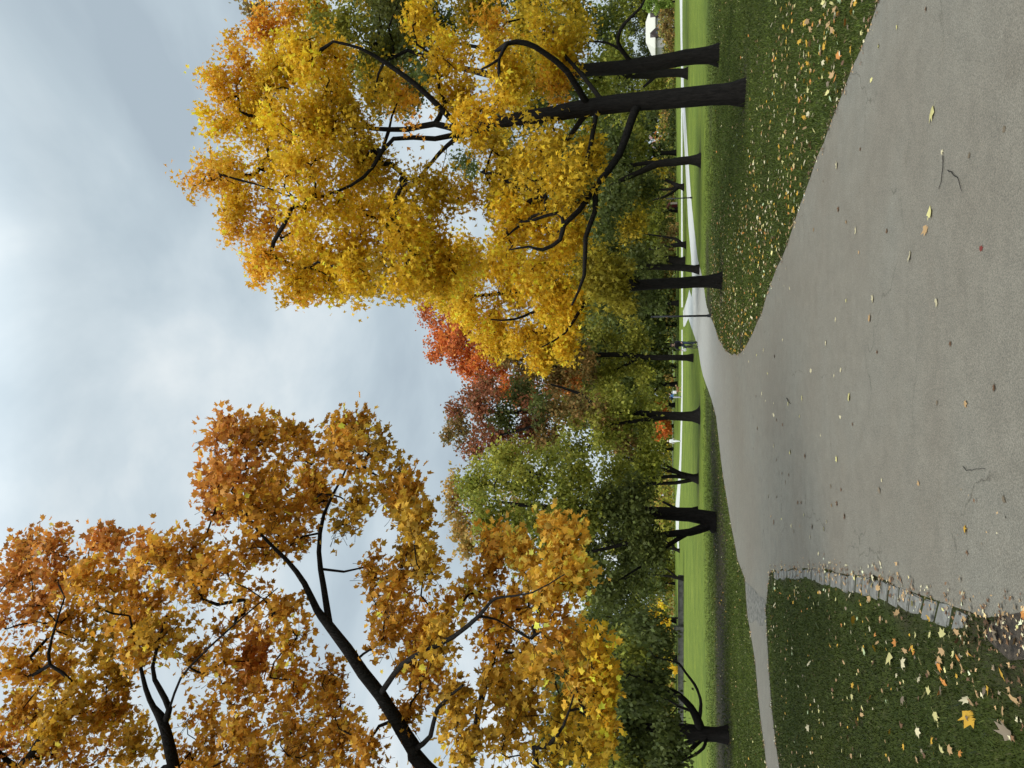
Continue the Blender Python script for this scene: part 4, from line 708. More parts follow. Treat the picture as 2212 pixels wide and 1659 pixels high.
# house
def house():
    wy = 172.0; xl = float(W(1415, 122, wy)[0]); xr = float(W(1415, 8, wy)[0]); ze = float(W(1415, 60, wy)[2]); zr = float(W(1395, 60, wy)[2])
    a = float(W(1395, 92, wy)[0]); b_ = float(W(1395, 48, wy)[0]); base = ((xl + xr) / 2, wy, 0); cx = base[0]
    root = tag(empty('house', base), 'house with cream hipped roof and dark gables at the right edge beyond the road', 'house')
    w = xr - xl - 0.7; d = 8.0
    bm = bmesh.new(); add_box(bm, (0, 0, ze / 2), (w, d - .7, ze)); bm_obj('wall', bm, RENDER_W, root)
    bm = bmesh.new(); X0, X1, Y0, Y1 = xl - cx, xr - cx, -d / 2, d / 2
    v = [bm.verts.new(p) for p in [(X0, Y0, ze), (X1, Y0, ze), (X1, Y1, ze), (X0, Y1, ze), (a - cx, 0, zr), (b_ - cx, 0, zr + .05), (X0, Y0, ze - .18), (X1, Y0, ze - .18), (X1, Y1, ze - .18), (X0, Y1, ze - .18)]]
    for f in [(0, 1, 5, 4), (1, 2, 5), (2, 3, 4, 5), (3, 0, 4), (6, 7, 1, 0), (7, 8, 2, 1), (8, 9, 3, 2), (9, 6, 0, 3), (9, 8, 7, 6)]: bm.faces.new([v[i] for i in f])
    roof = bm_obj('roof', bm, CREAM, root)
    bm = bmesh.new(); add_box(bm, (0.5, 1.2, zr - .2), (.6, .6, 1.5), .03); bm_obj('chimney', bm, STONEW, roof)
    for gx_ in (90, 47):
        g = float(W(1410, gx_, wy)[0]) - cx; hw = .95; zt = ze + 1.05
        bm = bmesh.new(); y0 = Y0 - .35; y1 = Y0 + 2.6
        v = [bm.verts.new(p) for p in [(g - hw, y0, ze - 1.2), (g + hw, y0, ze - 1.2), (g + hw, y0, ze - .02), (g, y0, zt), (g - hw, y0, ze - .02), (g - hw, y1, ze - 1.2), (g + hw, y1, ze - 1.2), (g + hw, y1, ze), (g, y1, zt), (g - hw, y1, ze)]]
        for f in [(0, 1, 2, 3, 4), (1, 6, 7, 2), (5, 0, 4, 9), (2, 7, 8, 3), (4, 3, 8, 9)]: bm.faces.new([v[i] for i in f])
        gb = bm_obj('gable', bm, DARKWOOD, root)
        bm = bmesh.new(); add_box(bm, (g, y0 - .03, ze - .55), (.7, .05, .7), .01); bm_obj('window', bm, GLASS, gb)
    for i, wx in enumerate((-3.6, -1.6, 0.4, 2.4, 4.3)):
        bm = bmesh.new(); add_box(bm, (wx, -d / 2 + .33, 1.7), (1.15, .08, 1.4), .015); f = bm_obj('window', bm, WHITEP, root)
        bm = bmesh.new(); add_box(bm, (wx, -d / 2 + .28, 1.7), (.95, .05, 1.2), .01); bm_obj('pane', bm, GLASS, f)
house()
def wheel(root, c, r, w):
    bm = bmesh.new(); add_torus(bm, c, (1, 0, 0), r * .78, r * .24, 24, 8); o = bm_obj('wheel', bm, RUBBER, root, smooth=True)
    bm = bmesh.new(); add_cyl(bm, (c[0] - w * .3, c[1], c[2]), (c[0] + w * .3, c[1], c[2]), r * .62, seg=18); bm_obj('rim', bm, ALLOY, o)
def truck():
    p = W(1450, 289, 190); root = tag(empty('box_truck', (p[0], 190, .02), R(6)), 'white box truck facing the park beyond the far footpath', 'truck')
    bm = bmesh.new(); add_box(bm, (0, 3.2, 2.55), (2.15, 5.0, 2.7), .06); bm_obj('cargo_box', bm, WHITEP, root)
    bm = bmesh.new(); add_box(bm, (0, 3.0, .85), (.9, 6.4, .3), .03); bm_obj('chassis', bm, STEEL, root)
    bm = bmesh.new()
    pr = [(-.55, .55), (-.6, 1.25), (-.25, 2.15), (.55, 2.2), (.6, .55)]
    vs = [[bm.verts.new((sx * .86, y, z)) for y, z in pr] for sx in (-1, 1)]
    bm.faces.new(vs[0]); bm.faces.new(vs[1][::-1])
    for i in range(5): bm.faces.new((vs[0][i], vs[1][i], vs[1][(i + 1) % 5], vs[0][(i + 1) % 5]))
    bmesh.ops.recalc_face_normals(bm, faces=bm.faces[:]); bmesh.ops.bevel(bm, geom=bm.edges[:], offset=.05, segments=2, affect='EDGES'); bm_obj('cab', bm, WHITEP, root)
    bm = bmesh.new(); add_box(bm, (0, -.46, 1.72), (1.45, .04, .62), .01, Matrix.Rotation(R(-21), 4, 'X')); bm_obj('windscreen', bm, noise_mat('painted_sky_glass', (.25, .32, .34), (.42, .5, .52), 1.2, .12, spec=.8), root)  # sky reflection painted as a pale blue base colour
    for sx in (-.62, .62):
        bm = bmesh.new(); add_box(bm, (sx, -.6, .85), (.32, .06, .18), .02); bm_obj('headlight', bm, LAMP, root)
    bm = bmesh.new(); add_box(bm, (0, -.62, .55), (1.75, .14, .2), .03); bm_obj('bumper', bm, STEEL, root)
    for sx in (-.78, .78):
        wheel(root, (sx, .1, .42), .42, .25); wheel(root, (sx, 4.6, .42), .42, .25)
truck()
def car(label, X, wy, paint, h=1.55, rz=0.0):
    p = W(1450, X, wy); root = tag(empty('parked_car', (p[0], wy, .02), rz), label, 'car', 'cars parked beyond the far footpath')
    def prism(prof, hw0, hw1, name, mat):
        bm = bmesh.new(); vs = []
        for sx in (-1, 1): vs.append([bm.verts.new((sx * (hw0 if z < .95 else hw1), y, z)) for y, z in prof])
        bm.faces.new(vs[0]); bm.faces.new(vs[1][::-1]); n = len(prof)
        for i in range(n): bm.faces.new((vs[0][i], vs[1][i], vs[1][(i + 1) % n], vs[0][(i + 1) % n]))
        bmesh.ops.recalc_face_normals(bm, faces=bm.faces[:]); bmesh.ops.bevel(bm, geom=bm.edges[:], offset=.05, segments=2, affect='EDGES', clamp_overlap=True)
        return bm_obj(name, bm, mat, root)
    prism([(-2.15, .3), (-2.2, .6), (-2.05, .85), (-1.0, .94), (2.0, .94), (2.2, .75), (2.15, .3)], .9, .86, 'body', paint)
    prism([(-1.15, .9), (-.45, h), (1.35, h), (2.0, .9)], .84, .66, 'cabin', paint)
    bm = bmesh.new(); add_box(bm, (0, -.83, (h + .93) / 2), (1.25, .03, (h - .95) * 1.25), .01, Matrix.Rotation(R(-47), 4, 'X')); bm_obj('windscreen', bm, GLASS, root)
    for sx in (-.62, .62):
        bm = bmesh.new(); add_box(bm, (sx, -2.14, .72), (.38, .1, .15), .03); bm_obj('headlight', bm, LAMP, root)
    bm = bmesh.new(); add_box(bm, (0, -2.19, .58), (.9, .05, .2), .02); bm_obj('grille', bm, STEEL, root)
    for sx in (-.82, .82):
        wheel(root, (sx, -1.35, .32), .32, .2); wheel(root, (sx, 1.35, .32), .32, .2)
car('dark grey parked car with a dark windscreen, left of the white truck', 330, 184, noise_mat('dark_car_paint', (.014, .015, .018), (.025, .026, .03), 2, .25, spec=.6), 1.75, R(8))
car('pale blue white parked car half hidden by the forked tree trunk', 343, 181, noise_mat('pale_car_paint', (.5, .55, .6), (.6, .64, .68), 2, .25, spec=.6), 1.6, R(-6))
# small red hut
def hut():
    wy = 126.0; p = W(1461, 447, wy); root = tag(empty('hut', (p[0], wy, 0), R(-28)), 'small dark red hut with a pale side beyond the far footpath', 'hut')
    REDW = noise_mat('dark_red_boards', (.12, .014, .016), (.22, .03, .03), 3, .7, stretch=(10, 10, 1)); PALEW = noise_mat('pale_pink_boards', (.36, .26, .2), (.5, .4, .32), 3, .8, stretch=(10, 10, 1))
    bm = bmesh.new(); hw = .62
    v = [bm.verts.new(q) for q in [(-hw, -.6, 0), (hw, -.6, 0), (hw, -.6, 1.15), (0, -.6, 1.62), (-hw, -.6, 1.15), (-hw, .6, 0), (hw, .6, 0), (hw, .6, 1.15), (0, .6, 1.62), (-hw, .6, 1.15)]]
    for f in [(0, 1, 2, 3, 4), (5, 9, 8, 7, 6), (5, 0, 4, 9)]: bm.faces.new([v[i] for i in f])
    bmesh.ops.recalc_face_normals(bm, faces=bm.faces[:]); bm_obj('wall', bm, REDW, root)
    bm = bmesh.new(); add_box(bm, (hw, 0, .58), (.04, 1.2, 1.14)); bm_obj('side_wall', bm, PALEW, root)['label'] = 'pale side of the hut'  # this side is paler than the red boards
    bm = bmesh.new()
    for sx in (-1, 1): add_box(bm, (sx * .36, 0, 1.45), (.9, 1.4, .06), .01, Matrix.Rotation(sx * R(37), 4, 'Y'))
    bm_obj('roof', bm, REDW, root)
    bm = bmesh.new(); add_box(bm, (0, -.62, .5), (.5, .04, .95), .01); bm_obj('door', bm, noise_mat('door_boards', (.05, .008, .01), (.09, .014, .016), 5, .6, stretch=(8, 8, 1)), root)
hut()
# orange banner on a pole
p = W(1430, 378.6, 178); root = tag(empty('banner', (p[0], 178, 0)), 'small bright orange banner on a pole beyond the far footpath', 'banner')
bm = bmesh.new(); add_cyl(bm, (0, 0, 0), (0, 0, 3.6), .04, .03); bm_obj('pole', bm, STEEL, root)
bm = bmesh.new(); add_box(bm, (.3, 0, 2.9), (.5, .03, 1.1), .005); bm_obj('cloth', bm, noise_mat('orange_cloth', (.75, .24, .03), (.85, .4, .1), 3, .7), root)
# low stone wall with a pillar on the left
wl = W(1475, 1243, 86); wr = W(1475, 1900, 86); length = wl[0] - wr[0]; midx = (wl[0] + wr[0]) / 2
root = tag(empty('stone_wall', (midx, 86, 0)), 'low dark stone wall along the far edge of the left lawn', 'wall')
bm = bmesh.new(); add_box(bm, (0, 0, .27), (length, .4, .54), .02); bm_obj('wall_body', bm, STONEW, root)
bm = bmesh.new(); add_box(bm, (0, 0, .585), (length + .04, .5, .08), .02); bm_obj('coping', bm, STONEW, root)
p = W(1475, 1358, 85.4); root = tag(empty('pillar', (p[0], 85.4, 0)), 'squat dark stone pillar rising above the low wall on the left', 'pillar')
bm = bmesh.new(); add_box(bm, (0, 0, .5), (.5, .55, 1.0), .03); bm_obj('shaft', bm, STONEW, root)
bm = bmesh.new(); add_box(bm, (0, 0, 1.06), (.64, .7, .12), .03); bm_obj('cap', bm, STONEW, root)
# posts
def post(lbl, X, Y, h, r):
    g = G(X, Y); root = tag(empty('post', g), lbl, 'post')
    bm = bmesh.new(); add_cyl(bm, (0, 0, -.05), (0, 0, h), r, r * .82, 12); bm_obj('shaft', bm, STEEL, root, smooth=True)
    bm = bmesh.new(); add_cyl(bm, (0, 0, 0), (0, 0, .18), r * 1.7, r * 1.3, 12); bm_obj('base_collar', bm, STEEL, root)
    bm = bmesh.new(); add_cyl(bm, (0, 0, h), (0, 0, h + .06), r * 1.15, r * .5, 12); bm_obj('cap', bm, STEEL, root)
post('slender dark post standing at the path junction in front of the grass wedge', 1536, 682, 2.75, .05)
post('slender dark post beside the pale path in the middle distance', 1495.5, 427, 1.95, .05)

# ------------------------------------------------------------------ people, dog, bicycle
SKIN = noise_mat('skin', (.42, .25, .18), (.5, .31, .23), 6, .55)
def cloth(n, c): return noise_mat(n, tuple(x * .8 for x in c), tuple(x * 1.15 for x in c), 14, .85, .3)
def figure(name, verts, edges, mats, parent, levels=2):
    """verts: name->(co, radius); edges: (a, b, material index)"""
    names = list(verts); bm = bmesh.new(); sk = bm.verts.layers.skin.verify(); bv = {}
    for k in names:
        v = bm.verts.new(verts[k][0]); r = verts[k][1]; v[sk].radius = (r, r) if not isinstance(r, tuple) else r; bv[k] = v
    bv[names[0]][sk].use_root = True
    for a, b_, m in edges: bm.edges.new((bv[a], bv[b_]))
    me = bpy.data.meshes.new(name); bm.to_mesh(me); bm.free(); o = bpy.data.objects.new(name, me); COL.objects.link(o)
    sm = o.modifiers.new('skin', 'SKIN'); sm.use_smooth_shade = True; sb = o.modifiers.new('sub', 'SUBSURF'); sb.levels = levels; sb.render_levels = levels
    bpy.context.view_layer.update(); ev = o.evaluated_get(bpy.context.evaluated_depsgraph_get()); nm = bpy.data.meshes.new_from_object(ev)
    bpy.data.objects.remove(o); bpy.data.meshes.remove(me); nm.materials.clear()
    for m in mats: nm.materials.append(m)
    segs = [(np.array(verts[a][0], float), np.array(verts[b_][0], float), m) for a, b_, m in edges]
    for p in nm.polygons:
        c = np.array(p.center); best = (1e9, 0)
        for a, b_, m in segs:
            ab = b_ - a; t = max(0, min(1, float((c - a) @ ab) / float(ab @ ab + 1e-12))); d = float(np.linalg.norm(c - a - t * ab))
            if d < best[0]: best = (d, m)
        p.material_index = best[1]; p.use_smooth = True
    o = bpy.data.objects.new(name, nm); COL.objects.link(o); o.parent = parent; return o
BASEJ = dict(pelvis=((0, 0, .95), .155), spine=((0, -.01, 1.13), .145), chest=((0, 0, 1.34), .165), neck=((0, .005, 1.49), .06), jaw=((0, -.03, 1.57), .07), head=((0, -.01, 1.65), .095), crown=((0, 0, 1.735), .06), nose=((0, -.125, 1.635), .016), earL=((-.1, 0, 1.64), .018), earR=((.1, 0, 1.64), .018))
for s, n in ((-1, 'L'), (1, 'R')):
    BASEJ.update({'sh' + n: ((s * .19, 0, 1.42), .07), 'el' + n: ((s * .25, .03, 1.14), .05), 'wr' + n: ((s * .26, -.05, .9), .033), 'hip' + n: ((s * .1, 0, .88), .1), 'kn' + n: ((s * .11, -.02, .49), .068), 'an' + n: ((s * .11, .02, .09), .05), 'to' + n: ((s * .12, -.14, .045), .045)})
def person(lbl, loc, rz, top, legs, hair, shoes, over=None, hands=None):
    J = dict(BASEJ); J.update(over or {}); mats = [SKIN, top, legs, shoes]
    E = [('pelvis', 'spine', 1), ('spine', 'chest', 1), ('chest', 'neck', 1), ('neck', 'jaw', 0), ('jaw', 'head', 0), ('head', 'crown', 0), ('head', 'nose', 0), ('head', 'earL', 0), ('head', 'earR', 0)]
    for n in 'LR':
        E += [('chest', 'sh' + n, 1), ('sh' + n, 'el' + n, 1), ('el' + n, 'wr' + n, 1), ('pelvis', 'hip' + n, 2), ('hip' + n, 'kn' + n, 2), ('kn' + n, 'an' + n, 2), ('an' + n, 'to' + n, 3)]
        w = np.array(J['wr' + n][0]); e = np.array(J['el' + n][0]); d = unit(w - e); sgn = -1 if n == 'L' else 1
        side = unit(np.cross(d, [0, 0, 1.0]) + 1e-6) if abs(d[2]) < .9 else np.array([0, 1.0, 0]); nrm = np.cross(side, d)
        pk = 'palm' + n; J[pk] = (tuple(w + d * .075), .032); E.append(('wr' + n, pk, 0))
        for i, (o_, ln) in enumerate([(-.03, .062), (-.01, .078), (.01, .072), (.03, .055)]):
            a = w + d * .115 + side * o_; b_ = a + d * ln * .6 + nrm * .012; c = b_ + d * ln * .3 + nrm * .03
            J[f'f{i}a{n}'] = (tuple(a), .011); J[f'f{i}b{n}'] = (tuple(b_), .0095); J[f'f{i}c{n}'] = (tuple(c), .008)
            E += [(pk, f'f{i}a{n}', 0), (f'f{i}a{n}', f'f{i}b{n}', 0), (f'f{i}b{n}', f'f{i}c{n}', 0)]
        t0 = w + d * .05 - side * .045; t1 = t0 + d * .045 - side * .02 + nrm * .02
        J[f'ta{n}'] = (tuple(t0), .013); J[f'tb{n}'] = (tuple(t1), .01); E += [(pk, f'ta{n}', 0), (f'ta{n}', f'tb{n}', 0)]
    root = tag(empty('person', loc, rz), lbl, 'person'); body = figure('body', J, E, mats, root)
    h = Vector(J['head'][0]); c = Vector(J['crown'][0]); up = (c - h).normalized(); q = up.to_track_quat('Z', 'Y').to_matrix().to_4x4()
    bm = bmesh.new(); bmesh.ops.create_icosphere(bm, subdivisions=3, radius=1, matrix=Matrix.Translation(h + up * .035 + Vector((0, .02, 0))) @ q @ Matrix.Diagonal((.112, .122, .098, 1)))
    kill = [v for v in bm.verts if (v.co - h).dot(up) < .012 and v.co.y < h.y + .03]; bmesh.ops.delete(bm, geom=kill, context='VERTS'); bm_obj('hair', bm, hair, root, smooth=True)
    for sx in (-.035, .035):
        bm = bmesh.new(); bmesh.ops.create_icosphere(bm, subdivisions=2, radius=.012, matrix=Matrix.Translation(h + Vector((sx, -.092, .005)))); bm_obj('eye', bm, RUBBER, root)
    return root
BLACKC, JEANS, NAVY = cloth('black_jacket', (.010, .010, .014)), cloth('blue_jeans', (.035, .05, .085)), cloth('blue_jacket', (.05, .12, .27))
WHITEC, GREYC, BROWNHAIR, DARKHAIR, FAIRHAIR, SHOE = cloth('white_fabric', (.7, .69, .66)), cloth('pale_grey_fabric', (.36, .36, .36)), cloth('brown_hair', (.06, .035, .02)), cloth('dark_hair', (.014, .011, .01)), cloth('fair_hair', (.5, .42, .3)), cloth('dark_shoes', (.02, .02, .022))
# cyclist, riding towards the camera, turned a little
g = G(1507, 744); crz = R(-20)
over = dict(pelvis=((0, .2, 1.0), .15), spine=((0, .12, 1.16), .14), chest=((0, -.02, 1.36), .16), neck=((0, -.08, 1.5), .06), jaw=((0, -.13, 1.575), .07), head=((0, -.12, 1.655), .095), crown=((0, -.11, 1.74), .06), nose=((0, -.235, 1.64), .016), earL=((-.1, -.11, 1.645), .018), earR=((.1, -.11, 1.645), .018),
  shL=((-.19, -.04, 1.43), .07), shR=((.19, -.04, 1.43), .07), elL=((-.3, -.2, 1.22), .05), elR=((.3, -.2, 1.22), .05), wrL=((-.27, -.4, 1.09), .033), wrR=((.27, -.4, 1.09), .033),
  hipL=((-.1, .16, .95), .1), hipR=((.1, .16, .95), .1), knL=((-.13, -.2, .8), .07), knR=((.13, -.12, .62), .07), anL=((-.12, -.02, .44), .05), anR=((.12, .08, .2), .05), toL=((-.12, -.17, .42), .045), toR=((.12, -.07, .15), .045))
person('cyclist in black jacket and blue jeans riding a dark bicycle at the path junction', g, crz, BLACKC, JEANS, DARKHAIR, SHOE, over)
def bicycle():
    root = tag(empty('bicycle', g, crz), 'dark bicycle with light tan tyres ridden by the cyclist at the junction', 'bicycle')
    for y in (-.56, .5):
        bm = bmesh.new(); add_torus(bm, (0, y, .345), (1, 0, 0), .315, .024, 36, 8); w = bm_obj('wheel', bm, cloth('tan_tyre', (.09, .08, .06)), root, smooth=True)
        bm = bmesh.new(); add_torus(bm, (0, y, .345), (1, 0, 0), .285, .012, 36, 6); bm_obj('rim', bm, STEEL, w)
        bm = bmesh.new(); add_cyl(bm, (-.04, y, .345), (.04, y, .345), .02)
        for k in range(14):
            a = k * 2 * math.pi / 14; add_cyl(bm, (0, y, .345), (0, y + .28 * math.cos(a), .345 + .28 * math.sin(a)), .0025, seg=4)
        bm_obj('spokes', bm, STEEL, w)
    bm = bmesh.new()
    for a, b_, r in [((0, -.38, .95), (0, 0, .3), .018), ((0, -.36, .9), (0, .16, .82), .016), ((0, .2, .93), (0, 0, .3), .016), ((0, 0, .3), (0, .5, .345), .01), ((0, .17, .85), (0, .5, .345), .009), ((0, -.4, 1.04), (0, -.37, .88), .016)]: add_cyl(bm, a, b_, r, seg=8)
    bm_obj('frame', bm, STEEL, root)
    bm = bmesh.new()
    for s in (-1, 1): add_cyl(bm, (s * .045, -.38, .86), (s * .045, -.56, .345), .012, seg=8)
    add_cyl(bm, (-.06, -.38, .87), (.06, -.38, .87), .016, seg=8); bm_obj('fork', bm, STEEL, root)
    bm = bmesh.new(); add_cyl(bm, (-.3, -.38, 1.06), (0, -.42, 1.04), .012, seg=8); add_cyl(bm, (0, -.42, 1.04), (.3, -.38, 1.06), .012, seg=8); hb = bm_obj('handlebar', bm, STEEL, root)
    for s in (-1, 1):
        bm = bmesh.new(); add_cyl(bm, (s * .3, -.38, 1.06), (s * .2, -.395, 1.053), .017, seg=8); bm_obj('grip', bm, RUBBER, hb)
    bm = bmesh.new(); add_box(bm, (0, .22, .95), (.15, .26, .06), .025); bm_obj('saddle', bm, RUBBER, root)
    bm = bmesh.new(); add_torus(bm, (.05, 0, .3), (1, 0, 0), .085, .008, 24, 6)
    add_cyl(bm, (.07, 0, .3), (.08, .06, .14), .01, seg=6); add_cyl(bm, (-.07, 0, .3), (-.08, -.06, .46), .01, seg=6); bm_obj('crank', bm, ALLOY, root)
    for s, y, z in ((1, .04, .13), (-1, -.08, .4)):
        bm = bmesh.new(); add_box(bm, (s * .12, y, z), (.09, .08, .02), .005); bm_obj('pedal', bm, RUBBER, root)
bicycle()
rot = Matrix.Rotation(crz, 3, 'Z'); bp = Vector(tuple(g)) + rot @ Vector((-.24, -.44, .72))
bm = bmesh.new(); add_box(bm, (0, 0, .13), (.2, .1, .24), .04); bag = tag(bm_obj('carrier_bag', bm, WHITEC, None, bp), 'small white bag hanging from the bicycle handlebar', 'bag')
bm = bmesh.new(); add_torus(bm, (0, 0, .28), (0, 1, 0), .06, .008, 16, 6); bm_obj('handle', bm, WHITEC, bag)
# walker in white
g2 = G(1470.6, 953)
person('person in white jacket and pale trousers walking on the far footpath', g2, R(35), WHITEC, WHITEC, FAIRHAIR, SHOE, dict(knL=((-.11, -.12, .5), .068), anL=((-.11, -.16, .09), .05), toL=((-.12, -.31, .05), .045), knR=((.11, .06, .5), .068), anR=((.11, .22, .11), .05), toR=((.12, .08, .045), .045), wrL=((-.27, .12, .93), .033), wrR=((.24, -.18, .95), .033)))
# walker in blue with a dog and a dark rucksack
g3 = G(1471.8, 858)
person('person in blue jacket bending forward beside a brown dog on the far footpath', g3, R(70), NAVY, GREYC, BROWNHAIR, SHOE, dict(spine=((0, -.08, 1.1), .145), chest=((0, -.22, 1.25), .17), neck=((0, -.33, 1.36), .06), jaw=((0, -.4, 1.41), .07), head=((0, -.42, 1.49), .095), crown=((0, -.42, 1.575), .06), nose=((0, -.535, 1.46), .016), earL=((-.1, -.42, 1.48), .018), earR=((.1, -.42, 1.48), .018), shL=((-.19, -.27, 1.3), .07), shR=((.19, -.27, 1.3), .07), elL=((-.25, -.38, 1.03), .05), elR=((.25, -.38, 1.03), .05), wrL=((-.22, -.58, .9), .033), wrR=((.22, -.6, .88), .033)))
rt = Matrix.Rotation(R(70), 3, 'Z')
bm = bmesh.new(); bmesh.ops.create_icosphere(bm, subdivisions=3, radius=1, matrix=Matrix.Rotation(R(35), 4, 'X') @ Matrix.Diagonal((.2, .15, .28, 1)))
rs = tag(bm_obj('rucksack', bm, BLACKC, None, Vector(tuple(g3)) + rt @ Vector((0, .12, 1.3)), smooth=True), 'rounded black rucksack on the back of the person in blue', 'rucksack'); rs.rotation_euler[2] = R(70)
for sx in (-.1, .1):
    bm = bmesh.new(); add_box(bm, (sx, -.17, .06), (.05, .02, .34), .008, Matrix.Rotation(R(35), 4, 'X')); bm_obj('strap', bm, WHITEC, rs)
gb = Vector(tuple(g3)) + Vector((.62, -.15, .55)); bm = bmesh.new(); add_box(bm, (0, 0, .28), (.4, .14, .5), .05); tb = tag(bm_obj('tote_bag', bm, WHITEC, None, gb), 'white tote bag held by the person in blue', 'bag')
bm = bmesh.new(); add_torus(bm, (0, 0, .58), (0, 1, 0), .1, .012, 16, 6); bm_obj('handle', bm, WHITEC, tb)
FUR, FUR2 = cloth('brown_fur', (.16, .075, .03)), cloth('tan_fur', (.5, .33, .15))
def dog():
    d = Vector(tuple(g3)) + Vector((1.0, -.5, 0)); root = tag(empty('dog', d, R(75)), 'brown and tan dog standing beside the person in blue', 'dog')
    V = dict(mid=((0, 0, .5), (.12, .14)), chest=((0, -.22, .48), (.13, .16)), neck=((0, -.36, .6), .085), head=((0, -.45, .72), .075), muzz=((0, -.57, .69), .04), nose=((0, -.62, .69), .025), hipc=((0, .24, .51), .115), tail1=((0, .38, .55), .03), tail2=((0, .5, .66), .02), tail3=((0, .55, .78), .012))
    E = [('mid', 'chest', 0), ('chest', 'neck', 0), ('neck', 'head', 0), ('head', 'muzz', 1), ('muzz', 'nose', 1), ('mid', 'hipc', 0), ('hipc', 'tail1', 0), ('tail1', 'tail2', 0), ('tail2', 'tail3', 1)]
    for s, n in ((-1, 'L'), (1, 'R')):
        V.update({'fs' + n: ((s * .09, -.23, .38), .06), 'fe' + n: ((s * .1, -.2, .26), .04), 'fw' + n: ((s * .1, -.22, .12), .028), 'fp' + n: ((s * .1, -.26, .03), .032), 'ht' + n: ((s * .09, .22, .38), .075), 'hk' + n: ((s * .1, .15, .28), .05), 'hh' + n: ((s * .1, .31, .17), .027), 'hs' + n: ((s * .1, .29, .07), .026), 'hp' + n: ((s * .1, .24, .03), .032), 'er' + n: ((s * .075, -.42, .79), .03), 'et' + n: ((s * .1, -.45, .72), .018)})
        E += [('chest', 'fs' + n, 0), ('fs' + n, 'fe' + n, 0), ('fe' + n, 'fw' + n, 1), ('fw' + n, 'fp' + n, 1), ('hipc', 'ht' + n, 0), ('ht' + n, 'hk' + n, 0), ('hk' + n, 'hh' + n, 1), ('hh' + n, 'hs' + n, 1), ('hs' + n, 'hp' + n, 1), ('head', 'er' + n, 0), ('er' + n, 'et' + n, 0)]
    figure('body', V, E, [FUR, FUR2], root)
    for sx in (-.04, .04):
        bm = bmesh.new(); bmesh.ops.create_icosphere(bm, subdivisions=2, radius=.012, matrix=Matrix.Translation((sx, -.51, .745))); bm_obj('eye', bm, RUBBER, root)
dog()

# ------------------------------------------------------------------ edging stones of the left lawn
STONE = noise_mat('edging_stone_surface', (.095, .088, .074), (.20, .19, .165), 5, .9, .5)
inner = np.array([G(*p)[:2] for p in [(1672, 1233), (1708, 1230), (1762, 1230), (1807, 1238), (1860, 1245), (1905, 1252), (1929, 1262), (1970, 1280), (2015, 1296), (2054, 1311), (2100, 1326)]])
outer = np.array([G(*p)[:2] for p in [(1673, 1251), (1706, 1250), (1740, 1251), (1792, 1266), (1836, 1280), (1880, 1290), (1925, 1306), (1966, 1324), (2008, 1340), (2045, 1352), (2086, 1364)]])
def along(P, t):
    d = np.concatenate([[0], np.cumsum(np.linalg.norm(np.diff(P, axis=0), axis=1))]); s = t * d[-1]
    return np.array([np.interp(s, d, P[:, 0]), np.interp(s, d, P[:, 1])])
stones = 30; e = 0.0
for i in range(stones):
    t0, t1 = i / stones + .0035, (i + 1) / stones - .0035; jit = random.uniform(-.02, .02)
    q = [along(inner, t0), along(inner, t1), along(outer, t1), along(outer, t0)]
    q = [x + rng.normal(0, .012, 2) for x in q]; c = sum(q) / 4; hgt = random.uniform(.010, .018)
    bm = bmesh.new(); lo = [bm.verts.new((x[0] - c[0], x[1] - c[1], -.05)) for x in q]; hi = [bm.verts.new((x[0] - c[0], x[1] - c[1], hgt + random.uniform(-.004, .004))) for x in q]
    bm.faces.new(hi); bm.faces.new(lo[::-1])
    for k in range(4): bm.faces.new((lo[k], lo[(k + 1) % 4], hi[(k + 1) % 4], hi[k]))
    bmesh.ops.recalc_face_normals(bm, faces=bm.faces[:]); bmesh.ops.bevel(bm, geom=bm.edges[:], offset=.012, segments=2, affect='EDGES', clamp_overlap=True)
    tag(bm_obj('edging_stone', bm, STONE, None, (c[0], c[1], 0), smooth=False), 'flat grey edging stone in the row between the asphalt and the left lawn', 'edging stone', 'edging stones along the left lawn')

# ------------------------------------------------------------------ grass blades
def lawn_pts(n, rmin, rmax, amax=38):
    r = rmin + (rmax - rmin) * rng.random(n) ** 1.5; a = np.radians(rng.uniform(-amax, amax, n)); P = np.stack([r * np.sin(a), r * np.cos(a)], 1)
    keep = ~in_poly(P, PATH); return P[keep], r[keep]
def soil_shade_at(P):
    ix = np.clip(np.searchsorted(gx, P[:, 0]), 0, nx - 1); iy = np.clip(np.searchsorted(gy, P[:, 1]), 0, ny - 1); return soil.reshape(ny, nx)[iy, ix]
P, r = lawn_pts(820000, 4.6, 44)
keep = (rng.random(len(P)) > soil_shade_at(P) * 0.9) & (rng.random(len(P)) < np.clip((44 - r + rng.normal(0, 2, len(P))) / 14, 0, 1)); P, r = P[keep], r[keep]
SP = smooth_poly([G(*p) for p in [(2145, 1345), (2170, 1331), (2212, 1322), (2330, 1335), (2330, 1440), (2212, 1425), (2160, 1405), (2130, 1372)]], 0.5, 0)
ST = np.concatenate([inner, outer[::-1]]); GP = np.array([G(*p)[:2] for p in [(1611, 1256), (1620, 1345), (1642, 1352), (1656, 1335), (1648, 1290)]])
keep = ~(in_poly(P, SP) | in_poly(P, ST) | in_poly(P, GP)); P, r = P[keep], r[keep]; n = len(P)
h = rng.uniform(.018, .042, n) * (1 + .7 * (rng.random(n) > .93)); wd = (.0016 + .00062 * r) * rng.uniform(.7, 1.4, n); tb = np.array([G(*q)[:2] for q in [(1607, 196), (1552, 116), (1558, 606), (1512, 345), (1511, 580), (1545, 1130), (1572, 1588)]]); nb = np.min(np.linalg.norm(P[:, None, :] - tb[None], axis=2), axis=1); h = h * (1 + 2.2 * (nb < .55)) * np.where((P[:, 0] < 0) & (r < 17), .75, 1)
